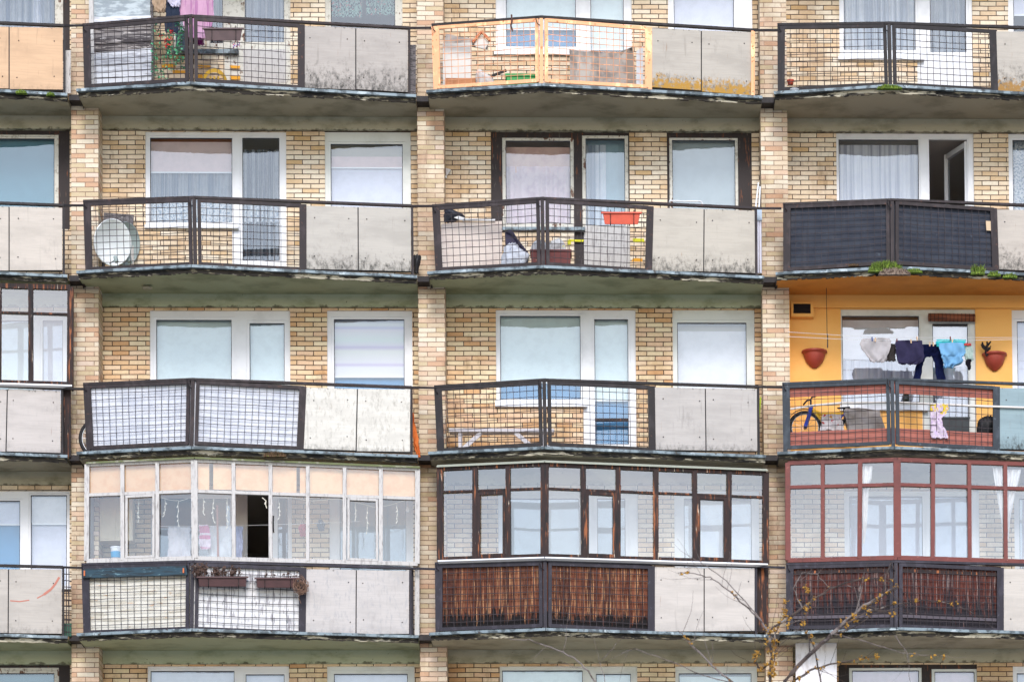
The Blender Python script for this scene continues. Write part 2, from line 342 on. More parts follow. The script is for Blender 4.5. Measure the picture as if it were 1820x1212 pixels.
def striped():
    g = G('striped_blind'); sx = g.n('ShaderNodeSeparateXYZ'); g.l(g.coords('G'), sx.inputs[0])
    r = g.n('ShaderNodeValToRGB'); g.l(sx.outputs[2], r.inputs[0]); e = r.color_ramp.elements
    st = [(0, (236, 228, 232)), (.17, (234, 228, 230)), (.21, (206, 186, 216)), (.25, (232, 224, 228)), (.44, (234, 230, 222)), (.50, (200, 182, 214)), (.54, (228, 222, 230)), (.62, (226, 234, 228)), (.78, (232, 222, 228)), (.82, (190, 184, 220)), (.87, (224, 226, 226)), (1, (186, 190, 222))]
    while len(e) < len(st): e.new(.5)
    for i, (p, c) in enumerate(st): e[i].position = p; e[i].color = S(*c)
    return g.done(g.bsdf(r.outputs[0], .9))
STRIPE = striped()
SHEER = cloth('sheer_white_curtain', S(240, 240, 246, .95), S(226, 230, 240, .95), .5, .08, fold_shade=S(176, 188, 210))
SHEER2 = cloth('thin_white_curtain', S(232, 236, 244), S(214, 220, 232), .5, .22, fold_shade=S(150, 164, 188))
LACE = cloth('lace_curtain', S(246, 246, 250), None, .4, 0, ls=[dict(c=S(168, 184, 204), sc=30, lo=.5, hi=.57, det=2)])
FLORAL = cloth('floral_lace_curtain', S(150, 190, 176), None, .4, 0, ls=[dict(c=S(40, 50, 56), sc=30, lo=.5, hi=.56, det=2), dict(c=S(206, 128, 120), sc=14, lo=.60, hi=.64, seed=3, det=2)])
DARKCUR = cloth('grey_sheer_curtain', S(206, 208, 214), S(180, 184, 192), .3, .25, fold_shade=S(96, 104, 118))

def window(name, outers, panes, mt=PVC, blinds=(), dy=.035, sash=5, sashmt=None, sill=None, label=None, gmat=None, panels=()):
    """outers, panes, blinds, panels: pixel boxes on the window plane"""
    Y = YW+dy
    O = [px_rect(*o, Y) for o in outers]
    for o, wo in zip(outers, O):
        if o[3] > 1300: pass
    WINS.append((O))
    Hs = [px_rect(p[0]-sash, p[1]-sash, p[2]+sash, p[3]+sash, Y) for p in panes]
    fm = MB().holes(O, Hs, Y, Y+.07)
    f = part(name, fm, mt, label)
    for p in panes:
        h = px_rect(p[0]-sash, p[1]-sash, p[2]+sash, p[3]+sash, Y); g = px_rect(*p[:4], Y+.03)
        sm = MB().holes([[h[0]-.004, h[1]-.004, h[2]+.004, h[3]+.004]], [g], Y+.014, Y+.06); link('sash', sm, sashmt or mt, f)
        if len(p) > 4 and p[4] == 'open': continue
        link('recess_shade', MB().holes([[g[0]-.002, g[1]-.002, g[2]+.002, g[3]+.002]], [[g[0]+.009, g[1]+.009, g[2]-.009, g[3]-.012]], Y+.022, Y+.034), RECESS_SHADE, f)  # dark ring paints the recess shadow round the glass, thicker at the top
        gm = MB().add([(g[0], Y+.035, g[1]), (g[2], Y+.035, g[1]), (g[2], Y+.035, g[3]), (g[0], Y+.035, g[3])], [(0, 1, 2, 3)])
        link('pane', gm, gmat or GLASS, f)
    for b in blinds:
        x0, y0, x1, y1, bm = b[:5]; r = px_rect(x0, y0, x1, y1, Y+.11); off = b[5] if len(b) > 5 else 0
        sag = R(-.006, .006)
        bmsh = MB().quad((r[0]-.02, Y+.11+off, r[3]+.02), (r[2]+.02, Y+.11+off, r[3]+.02), (r[2]+.02, Y+.11+off, r[1]+sag), (r[0]-.02, Y+.11+off, r[1]-sag), .004)
        link('blind_or_reflection', bmsh, bm, f)  # real blinds, plus the tinted sheets painted for reflection and shade
        if len(b) > 6: continue
        link('hem_bar', MB().box(r[0]-.018, r[2]+.018, Y+.098+off, Y+.108+off, r[1]-.004, r[1]+.016), PVC, f)
    for q in panels:
        r = px_rect(*q[:4], Y); link('door_panel', MB().box(r[0], r[2], Y-.004, Y+.05, r[1], r[3]), q[4], f, bevel=.004)
    if sill:
        r = px_rect(*sill[:4], YW-.03); link('sill', MB().box(r[0], r[2], YW-.05, Y+.0, r[1], r[3]), PVC if len(sill) < 5 else sill[4], f, bevel=.004)
    return f
def curtain(px0, y0, px1, y1, mt, label, folds=7, Y=YW+.20, amp=.034, taper=0, group=None, name='curtain', gather=None):
    a, b = W(px0, y0, Y), W(px1, y1, Y); ph = R(0, 6)
    def fn(u, v):
        uu = u if gather is None else .5+(u-.5)*gather(v)
        k = 2*math.pi*folds*(u+.03*math.sin(9*u+ph))
        return (lerp(a.x, b.x, uu), Y+amp*math.sin(k+ph)*(.5+.5*v)+.004*math.sin(3*k), lerp(a.z, b.z, v)-.004*math.cos(k)*v)
    o = link(name, MB().grid(fn, folds*10, 10), mt, smooth=True)
    return tag(o, label, 'curtain', group)
exec_windows = []
W0 = 'window'
# storey 0 (top, mostly cut by the frame)
window(W0, [(-60, -170, 112, 70)], [(-40, -160, 98, 60)], OLDW, dy=.03, label='old window with a white sash in a dark frame')
part('window_surround', MB().holes([px_rect(103, -180, 125.5, 110, YW+.05)], [], YW+.06, YW+.16), DARKW)
window(W0, [(366, -170, 414, 88), (398, -170, 517, 152)], [(374, -160, 396, 78), (435, -160, 505, 76)], OLDW, label='balcony window and door with greyed white frames', panels=[(432, 88, 508, 148, WHTW)], sill=(305, 88, 424, 96, ZINC))
window(W0, [(308, -170, 366, 88)], [(318, -160, 360, 80)], OLDW, label='old window beside the balcony door')
window(W0, [(577, -170, 716, 90)], [(588, -160, 702, 80)], OLDW, label='old window with floral lace curtain')
window(W0, [(880, -170, 1034, 93), (1024, -170, 1123, 152)], [(899, -160, 1023, 84), (1049, -160, 1108, 96)], PVC, [(899, -160, 1023, 54, PALE), (899, 54, 1023, 90, SKY_REFL, .06, 1), (1049, -160, 1108, 90, PALE)], label='white balcony window and door with pale blinds', panels=[(1048, 104, 1109, 148, PVC)], sill=(878, 92, 1030, 98))
window(W0, [(1186, -170, 1337, 95)], [(1197, -160, 1304, 86)], PVC, [(1197, -160, 1304, 90, LAVB)], label='white window with a lavender blind', sash=7)
window(W0, [(1490, -170, 1640, 105), (1628, -170, 1728, 160)], [(1499, -160, 1626, 90), (1652, -160, 1716, 94)], PVC, label='white balcony window and door with sheer curtains', panels=[(1651, 106, 1717, 155, PVC)], sill=(1490, 101, 1643, 107))
window(W0, [(1790, -170, 1945, 95)], [(1800, -160, 1930, 86)], PVC, [(1800, -160, 1930, 29, LAVB)], label='white window with a half lowered blind')
# storey 1
window(W0, [(-60, 240, 104, 480)], [(-40, 247, 97, 470)], OLDW, [(-40, 243, 97, 470, TEALB, 0, 1)], dy=.03, sash=4, label='old window with a teal blind in a dark frame')
part('window_surround', MB().holes([px_rect(-60, 231, 125.5, 410, YW+.05)], [px_rect(-58, 240, 104, 480, YW+.05)], YW+.035, YW+.12), DARKW)
window(W0, [(258, 235, 424, 402), (412, 235, 510, 476)], [(267, 246, 413, 396), (431, 246, 497, 464)], PVC, [(267, 246, 413, 255, ORB, .03, 1), (267, 255, 413, 308, PINKB)], label='white balcony window and door with a pink blind', sash=4, sill=(257, 400, 424, 406))
window(W0, [(577, 235, 731, 405)], [(588, 257, 716, 396)], PVCG, [(588, 250, 716, 281, BEIGE_SHADE_REFL, .03, 1), (588, 281, 716, 300, PINKB), (588, 300, 716, 396, LAVB, .02, 1)], label='white window with white blinds and a painted beige shade at their top', sash=5, sill=(575, 402, 732, 408))  # top beige strip paints the shadowed head of the blind
window(W0, [(872, 234, 1028, 412), (1020, 234, 1120, 480)], [(899, 251, 1014, 398), (1041, 247, 1111, 402)], DARKW, sash=6, sashmt=OLDW, label='old dark timber balcony window with peeling white sashes', panels=[(1038, 402, 1120, 476, WHTW)], sill=(893, 404, 1040, 410, ZINC))
window(W0, [(1185, 234, 1337, 410)], [(1195, 250, 1307, 400)], DARKW, sash=5, sashmt=OLDW, label='old dark timber window with a peeling white sash', blinds=[(1195, 247, 1307, 400, GREYB, .02, 1)])
window(W0, [(1486, 236, 1640, 402), (1632, 236, 1732, 480)], [(1491, 249, 1633, 396), (1652, 249, 1720, 470, 'open')], PVC, label='white balcony window with an open dark door', sash=3)
window(W0, [(1792, 236, 1948, 402)], [(1800, 250, 1938, 392)], PVC, label='white window with lace curtain', sash=4)
# storey 2
window(W0, [(-60, 553, 124, 720)], [(-50, 570, 60, 712), (76, 570, 112, 712)], PVC, [(-50, 566, 60, 712, PALE), (76, 566, 112, 712, LAVB)], label='white window behind brown balcony glazing')
window(W0, [(266, 552, 428, 722), (418, 552, 517, 790)], [(278, 569, 412, 712), (444, 575, 506, 778)], PVC, [(278, 566, 412, 712, PALE), (444, 570, 506, 778, PALE)], label='white balcony window and door with pale green blinds', sash=6)
window(W0, [(581, 552, 734, 722)], [(594, 568, 719, 712)], PVC, [(594, 566, 719, 671, STRIPE), (594, 671, 719, 716, SKY_REFL, .04, 1)], label='white window with a lilac striped blind', sash=5)
window(W0, [(881, 551, 1044, 718), (1036, 551, 1131, 803)], [(889, 562, 1032, 710), (1057, 568, 1117, 790)], PVC, [(889, 562, 1032, 681, PALE), (1057, 566, 1117, 713, PALE), (889, 681, 1032, 716, SKY_REFL, .04, 1), (1057, 713, 1117, 795, SKY_REFL, .04, 1)], label='white balcony window and door with long pale blinds', sash=4, sill=(880, 712, 1044, 723), panels=[(1058, 743, 1117, 748, DARKW)])
window(W0, [(1195, 551, 1342, 722)], [(1204, 574, 1327, 712)], PVCG, [(1204, 590, 1327, 712, WHITEB, .03, 1), (1204, 568, 1327, 600, BEIGE_SHADE_REFL, .05, 1)], label='white window with a white blind', sash=6)  # beige sheet at the top paints a reflection in the glass
window(W0, [(1494, 550, 1646, 728), (1638, 550, 1735, 800)], [(1497, 562, 1634, 715), (1658, 576, 1721, 780)], PVCG, [(1497, 570, 1634, 640, WHITEB, .04, 1), (1658, 580, 1721, 650, WHITEB, .04, 1)], label='white balcony window and door in the yellow wall', sash=3, sill=(1493, 720, 1650, 730), gmat=glass('bright_window_glass', .20, (.93, .96, 1, 1)))
window(W0, [(1798, 551, 1950, 722)], [(1808, 572, 1938, 712)], PVC, [(1808, 566, 1938, 712, LAVB)], label='white window in the yellow wall')
# storey 3
window(W0, [(-60, 872, 46, 1052), (44, 872, 125, 1052)], [(-50, 890, 36, 1044), (55, 880, 119, 1044)], PVC, [(-50, 884, 36, 933, LAVB), (-50, 933, 36, 1048, SKY_REFL, .04, 1), (55, 876, 119, 932, WHITEB), (55, 932, 119, 1044, LAVB, .03, 1)], label='white window half covered by white blinds', sash=4, sill=(40, 1040, 126, 1047))
window(W0, [(268, 872, 424, 1042), (418, 872, 520, 1120)], [(280, 886, 410, 1032), (440, 880, 480, 1110, 'open'), (494, 886, 512, 1100)], PVC, label='white balcony window with a door standing open', sash=4)
window(W0, [(585, 872, 735, 1042)], [(604, 886, 722, 1032)], PVC, [(604, 880, 722, 1032, blindmat('pale_blue', S(196, 212, 224)))], label='white window behind white balcony glazing', sash=5)
window(W0, [(885, 872, 1046, 1042), (1038, 872, 1135, 1120)], [(904, 886, 1030, 1032), (1062, 886, 1112, 1100)], PVC, [(904, 880, 1030, 1032, GREYB), (1062, 880, 1112, 1100, GREYB)], label='white balcony window behind brown glazing', sash=6)
window(W0, [(1198, 872, 1350, 1042)], [(1216, 886, 1336, 1032)], PVC, [(1216, 880, 1336, 1032, WHITEB)], label='white window behind brown glazing', sash=6)
window(W0, [(1500, 872, 1652, 1042), (1644, 872, 1742, 1120)], [(1510, 882, 1640, 1032), (1662, 882, 1724, 1100)], PVC, [(1510, 880, 1640, 1032, LAVB), (1662, 880, 1724, 1100, LAVB)], label='white balcony window behind red glazing', sash=5)
window(W0, [(1802, 872, 1955, 1042)], [(1812, 886, 1942, 1032)], PVC, [(1812, 880, 1942, 1032, WHITEB)], label='white window behind red glazing', sash=5)
# storey 4 (bottom edge)
window(W0, [(-60, 1186, 105, 1350)], [(-40, 1196, 97, 1340)], OLDW, [(-40, 1194, 97, 1340, TEALB, .03, 1)], dy=.05, label='old window with grey blue pane')
part('window_surround', MB().holes([px_rect(-60, 1180, 126, 1350, YW+.05)], [px_rect(-58, 1186, 105, 1350, YW+.05)], YW+.035, YW+.12), DARKW)
window(W0, [(262, 1183, 428, 1350), (420, 1183, 515, 1400)], [(268, 1192, 417, 1340), (437, 1198, 506, 1390)], PVC, [(268, 1190, 417, 1340, LAVB), (437, 1194, 506, 1390, LAVB)], label='white balcony window at the bottom edge', sash=4)
window(W0, [(581, 1183, 738, 1350)], [(594, 1197, 725, 1340)], PVCG, [(594, 1194, 725, 1340, LAVB)], label='white window at the bottom edge', sash=6)
window(W0, [(888, 1183, 1046, 1350), (1036, 1183, 1134, 1400)], [(893, 1191, 1036, 1340), (1060, 1197, 1122, 1390)], PVCG, [(893, 1190, 1036, 1340, PALE), (1060, 1194, 1122, 1390, PALE)], label='white balcony window behind tree twigs', sash=3)
window(W0, [(1200, 1183, 1347, 1350)], [(1207, 1196, 1336, 1340)], PVCG, [(1207, 1190, 1336, 1197, ORB, 0, 1), (1207, 1204, 1336, 1340, PALE)], label='white window behind tree twigs', sash=5)
window(W0, [(1490, 1180, 1646, 1350), (1638, 1180, 1738, 1400)], [(1515, 1191, 1634, 1340), (1662, 1193, 1733, 1390)], DARKW, [(1515, 1188, 1634, 1340, PINK2), (1662, 1188, 1733, 1390, PINK2)], sash=5, sashmt=PVCG, label='dark framed balcony window with pink blinds')
window(W0, [(1800, 1183, 1950, 1350)], [(1808, 1196, 1938, 1340)], PVC, [(1808, 1192, 1938, 1340, LAVB)], label='white window at the right edge')

# the next bay to the right, outside the frame
for dy_ in (-310, 0, 316, 634, 946):
    window(W0, [(2112, 236+dy_, 2266, 402+dy_), (2258, 236+dy_, 2358, 470+dy_)], [(2122, 248+dy_, 2256, 396+dy_), (2274, 248+dy_, 2346, 460+dy_)], PVC, [(2122, 248+dy_, 2256, 380+dy_, PALE), (2274, 248+dy_, 2346, 440+dy_, PALE)])
    window(W0, [(2418, 236+dy_, 2570, 402+dy_)], [(2430, 250+dy_, 2558, 396+dy_)], PVC, [(2430, 250+dy_, 2558, 380+dy_, LAVB)])
# walls with real openings
def wall_cell(x0, x1, z0, z1, holes, mt, name='brick_wall', label=None):
    H_ = [[max(h[0]+.006, x0), max(h[1]+.006, z0-.0), min(h[2]-.006, x1), min(h[3]-.006, z1)] for h in holes if h[0] < x1 and h[2] > x0 and h[1] < z1 and h[3] > z0]
    return part(name, MB().holes([[x0, z0, x1, z1]], H_, YW, YW+.26), mt, label)
allh = [r for O in WINS for r in O]
allh.append(px_rect(103, -180, 125.5, 112, YW+.05)); allh.append(px_rect(-60, 231, 125.5, 410, YW+.05)); allh.append(px_rect(-60, 1180, 126, 1350, YW+.05))
for c in range(0, 5):
    xa = (c-1)*P+.146; xb = c*P-.27
    for s in range(0, 5):
        zt = beamz(s-1)[1] if s else ZTOP; zb = zs[s] if s < 4 else ZBOT
        zb = zs[s]
        mt = WALL2 if (s, c) in ((2, 1), (2, 2), (2, 0), (4, 1), (4, 3), (4, 2)) else WALL
        if (s, c) == (2, 3): wall_cell(xa, xb, zb, zt, allh, YELLOW, 'rendered_wall', 'wall painted yellow inside the balcony')
        else: wall_cell(xa, xb, zb, zt, allh, mt)
# wall going down to the ground, and pilasters
part('lower_wall', MB().box(-P*1-.1, 4*P-.2, YW, YW+.26, GZ, zs[4]-.05), WALL)
for i in range(0, 4):
    part('pilaster', MB().box(i*P-.27, i*P+.146, 0, YW+.2, GZ, 2.9), PIL)
part('pilaster', MB().box(-P-.27, -P+.146, 0, YW+.2, GZ, 2.9), PIL)
part('pilaster', MB().box(4*P-.27, 4*P+.146, 0, YW+.2, GZ, 2.9), PIL)
part('pilaster_side_paint', MB().box(2*P+.147, 2*P+.152, .002, YW-.002, -5.57, -3.1), YELLOW, 'pilaster side painted yellow')
# rooms behind the windows
im = MB()
for s in range(-1, 5): im.box(-P, 4*P, YW+.27, 5.2, -2.8*s-.29, -2.8*s-.1)
for i in range(-1, 5): im.box(i*P-.2, i*P+.05, YW+.27, 5.2, -14, 2.5)
im.box(-P, 4*P, 5.2, 5.3, -14, 2.6)
part('interior', im, INTER)

# slabs, beams, flashing
def slab(c, r):
    A, K, E = plan(c); x0 = (c-1)*P; z = zs[r]; zb0 = z-.078; zb1 = beamz(r)[0]+.004
    pl = [(x0-.07, -.60, zb0), (x0+.8, -.745, zb0-R(0, .008)), (x0+1.68, -.885, zb0+.004), (x0+3.3, -.665, zb0-R(-.004, .008)), (x0+5.068, -.405, zb0), (x0+5.068, .44, zb1), (x0+.148, .44, zb1), (x0+.148, -.003, zb1-.025), (x0-.07, -.003, zb1-.03)]
    n = len(pl); mb = MB()
    # bottom, top, sides
    v = [(x, y, zz) for x, y, zz in pl]+[(x, y, z-.004) for x, y, zz in pl]
    mb.add(v, [tuple(range(n)), tuple(range(2*n-1, n-1, -1))])
    yel = (c, r) == (3, 1); green = r in (1, 3) and c < 3
    o = part('balcony_slab', mb, YELLOWS if yel else (CONCG if green and c != 2 or (c, r) == (2, 1) else CONC))
    e = MB()
    for i in range(4):
        a, b = pl[i], pl[i+1]; N = 14
        for k in range(N):
            t0, t1 = k/N, (k+1)/N
            p0 = lerp(Vector(a), Vector(b), t0); p1 = lerp(Vector(a), Vector(b), t1)
            j0, j1 = R(-.006, .012), R(-.006, .012)
            e.add([(p0.x, p0.y-.004, p0.z-j0), (p1.x, p1.y-.004, p1.z-j1), (p1.x, p1.y-.004, z-.002), (p0.x, p0.y-.004, z-.002), (p0.x, p0.y+.03, p0.z-j0), (p1.x, p1.y+.03, p1.z-j1)], [(0, 1, 2, 3), (1, 0, 4, 5)])
    e.add([(x0-.072, -.003, zb0), (x0-.072, -.60, zb0), (x0-.072, -.60, z-.003), (x0-.072, -.003, z-.003)], [(0, 1, 2, 3)])
    link('slab_edge', e, SLABE, o)
    f = MB(); path = [Vector((x0-.085, -.615, z)), Vector((x0+1.68, -.90, z+.012)), Vector((x0+5.066, -.42, z))]
    for i in range(2):
        N = 6; prev = path[i]
        for k in range(1, N+1):
            q = lerp(path[i], path[i+1], k/N)+Vector((0, 0, R(-.004, .004) if k < N else 0))
            f.beam(prev, q, .042, .12, (0, 0, 1) if False else (.12, -1, 0), ext=.004); prev = q
    link('drip_flashing', f, ZINC, o)
    if r < 4:
        link('support_bracket', MB().box(x0-.268, x0+.05, -.26, -.003, z-.012, z+.075), BROWN2, o)
        link('support_bracket', MB().box(x0-.078, x0-.04, -.54, -.03, z-.045, z-.004), BROWN2, o)
    z1, z0 = beamz(r)
    part('lintel_beam', MB().box(x0+.148, x0+5.068, .425, YW+.2, z0, z1+.05), YELLOW if yel else (BEAMG if green and c != 2 or (c, r) == (2, 1) else BEAM))
for c in range(0, 5):
    for r in range(-1, 5): slab(c, r)
p = W(263, 506, 0); part('ceiling_rose', MB().lathe([(.02, -.015), (.05, -.02), (.075, -.012), (.08, 0)], (p.x, -.1, zs[1]-.068), n=16), CONC, smooth=True)

# ------------------------------------------------------------------ railings
T = {(1,0):[(148,44),(339,28),(538,41),(152,156),(340,144),(538,158)],(1,1):[(149,357),(345,350),(541,360),(154,480.5),(346.7,471),(541,481)],
(1,2):[(149,681.5),(343,673),(541,683.5),(156,798),(340,789),(536,798.5)],(1,3):[(146,1001.6),(342,996.5),(541,1005),(150.5,1125),(340,1118),(539.6,1126)],
(2,0):[(768,44),(962,29.8),(1154.8,45.7),(772.5,158),(962,145.5),(1155,157)],(2,1):[(769,365),(963.7,351.8),(1158,363.7),(776,481),(965,471),(1155,483)],
(2,2):[(772.5,686),(967,674),(1160,682.5),(779,802),(968.7,790.7),(1161.6,801)],(2,3):[(774,1000),(968.7,995),(1160,1001.6),(776,1120),(968.7,1113),(1160,1122.7)],
(3,0):[(1382.5,43.3),(1580,40.6),(1766.5,50.7),(1384,161),(1582,152),(1770,162)],(3,1):[(1392.7,362),(1585.5,354.5),(1768,367),(1394,481),(1585.5,469),(1771.6,481)],
(3,2):[(1391,681),(1585.5,673),(1773,683.5),(1394,797.5),(1587,789),(1773,799)],(3,3):[(1397.8,1001.6),(1592,996.5),(1780,1005),(1399,1117),(1592,1114),(1780,1121.7)]}
ET = {(1,0):(725,50),(1,1):(730,366),(1,2):(729,688),(1,3):(727,1009),(2,0):(1337,54),(2,1):(1341,370),(2,2):(1345,687),(2,3):(1341,1006),(0,0):(112,46),(0,1):(111,365),(0,2):(108,690),(0,3):(110,1007)}
EB = {(1,0):(725,166),(1,1):(731,484),(1,2):(729,806),(1,3):(727,1128),(2,0):(1337,172),(2,1):(1342,488),(2,2):(1346,803),(2,3):(1341,1123),(0,0):(112,163),(0,1):(111,483),(0,2):(108,808),(0,3):(110,1127)}
SEAM = {(1,0):632,(1,1):636,(1,2):635,(1,3):633,(2,0):1246,(2,1):1251,(2,2):1253,(2,3):1251,(0,0):16,(0,1):16,(0,2):13,(0,3):15}
for r in range(4):
    T[0, r] = [(x-619, y) for x, y in T[1, r]]
    ET[3, r] = (ET[2, r][0]+613, ET[2, r][1]); EB[3, r] = (EB[2, r][0]+613, EB[2, r][1]); SEAM[3, r] = SEAM[2, r]+613
    T[4, r] = [(x+617, y) for x, y in T[3, r]]; ET[4, r] = (ET[3, r][0]+617, ET[3, r][1]); EB[4, r] = (EB[3, r][0]+617, EB[3, r][1]); SEAM[4, r] = SEAM[3, r]+617
CB = S(206, 200, 194)
BOARDS = {(0,0):(board('orange_painted_board', S(234, 198, 164), 3, .15, .12), 'orange painted cement board'), (0,1):(board('pale_board_a', S(222, 214, 206), 4, .05, .1), None), (0,2):(board('pale_board_b', S(214, 208, 206), 5, .1, .1), None),
 (0,3):(board('grey_board_a', S(206, 200, 194), 6, .2, .15), 'cement board with a reddish curved scrape'), (1,0):(board('grey_board_b', S(198, 192, 188), 7, .6, .5), 'cement board mouldy towards the bottom'), (1,1):(board('grey_board_c', S(206, 202, 196), 8, .5, .3), 'cement board with mould at the foot'),
 (1,2):(board('peeling_board', S(240, 238, 232), 9, .3, .1, peel=S(190, 184, 174)), 'white painted cement board with peeling paint'), (1,3):(board('grey_board_d', S(214, 210, 210), 10, .12, .1, peel=S(184, 180, 180)), None),
 (2,0):(board('mossy_board', S(202, 196, 188), 11, .9, .3, S(188, 142, 62), .5), 'cement board with yellow lichen along the bottom'), (2,1):(board('grey_board_e', S(208, 202, 192), 12, .7, .3), 'cement board speckled with mould'), (2,2):(board('grey_board_f', S(204, 200, 198), 13, .35, .15), None), (2,3):(board('pale_board_c', S(220, 214, 210), 14, .1, .1), None),
 (3,0):(board('black_mouldy_board', S(204, 198, 190), 15, 1, .62, S(170, 128, 70), .1), 'cement board black with mould and lichen'), (3,1):(board('mouldy_board', S(208, 200, 192), 16, 1, .45), 'cement board black with mould below'), (3,2):(board('blue_board', S(160, 184, 194), 17, .5, .25), 'blue painted cement board'), (3,3):(board('pale_board_d', S(220, 214, 208), 18, .08, .1), None)}
FR = {(1,0):BROWN,(1,1):BROWN,(1,2):BROWN,(1,3):VIOLET,(2,0):ORST,(2,1):BROWN,(2,2):BROWN2,(2,3):VIOLET,(3,0):BROWN2,(3,1):BROWN,(3,2):BLUEST,(3,3):VIOLET,(0,0):BROWN2,(0,1):BROWN2,(0,2):BROWN2,(0,3):BROWN2}
LAB = {(1,0):'brown balcony railing with mesh panels, behind it laundry and a vine',(1,1):'brown balcony railing with mesh panels, behind it a satellite dish',(1,2):'brown balcony railing with white sheeting behind its mesh',(1,3):'violet brown balcony railing with white boards behind its mesh',
 (2,0):'orange painted balcony railing with mesh panels',(2,1):'brown balcony railing with an orange flower box on it',(2,2):'brown balcony railing with clear mesh and white trestle behind',(2,3):'balcony railing lined with orange brown planks',
 (3,0):'brown balcony railing with clear mesh and moss at its foot',(3,1):'balcony railing lined with black sheeting',(3,2):'blue grey balcony railing before the yellow wall',(3,3):'balcony railing lined with dark rotten planks',
 (0,0):'balcony railing with orange boards at the left edge',(0,1):'balcony railing with pale boards at the left edge',(0,2):'balcony railing with pale boards under brown glazing',(0,3):'balcony railing with scraped grey boards at the left edge'}
for r in range(4): BOARDS[4, r] = (BOARDS[2, r][0], None); FR[4, r] = BROWN2; LAB[4, r] = None
class Panel:      # a bilinear patch between four points, with an outward normal
    def __init__(s, lt, rt, rb, lb): s.q = [Vector(v) for v in (lt, rt, rb, lb)]; s.w = (s.q[1]-s.q[0]).length; s.h = (s.q[3]-s.q[0]).length; n = (s.q[3]-s.q[0]).cross(s.q[1]-s.q[0]).normalized(); s.n = n if n.y < 0 else -n
    def __call__(s, u, v, off=0): return lerp(lerp(s.q[0], s.q[1], u), lerp(s.q[3], s.q[2], u), v)+s.n*off
PAN = {}
def wires(pn, sp=.105, r=.0072, jit=.008):
    mb = MB(); nu = max(2, round(pn.w/sp)); nv = max(2, round(pn.h/sp)); b1, b2 = R(-.012, .012), R(-.012, .012)
    # slack, hand-bent rods
    for i in range(1, nu):
        u = i/nu+R(-.003, .003); pts = [pn(u+R(-jit, jit)*.35/pn.w, k/5, .004+b1*math.sin(math.pi*k/5)) for k in range(6)]
        for a, b in zip(pts, pts[1:]): mb.beam(a, b, r, r, pn.n)
    for j in range(1, nv):
        v = j/nv+R(-.004, .004); s1 = R(-.006, .012)
        pts = [pn(k/7, v+(R(-jit, jit)*.6+s1*math.sin(math.pi*k/7))/pn.h, -.004+b1*math.sin(math.pi*k/7)) for k in range(8)]
        for a, b in zip(pts, pts[1:]): mb.beam(a, b, r*1.15, r, pn.n)
    return mb
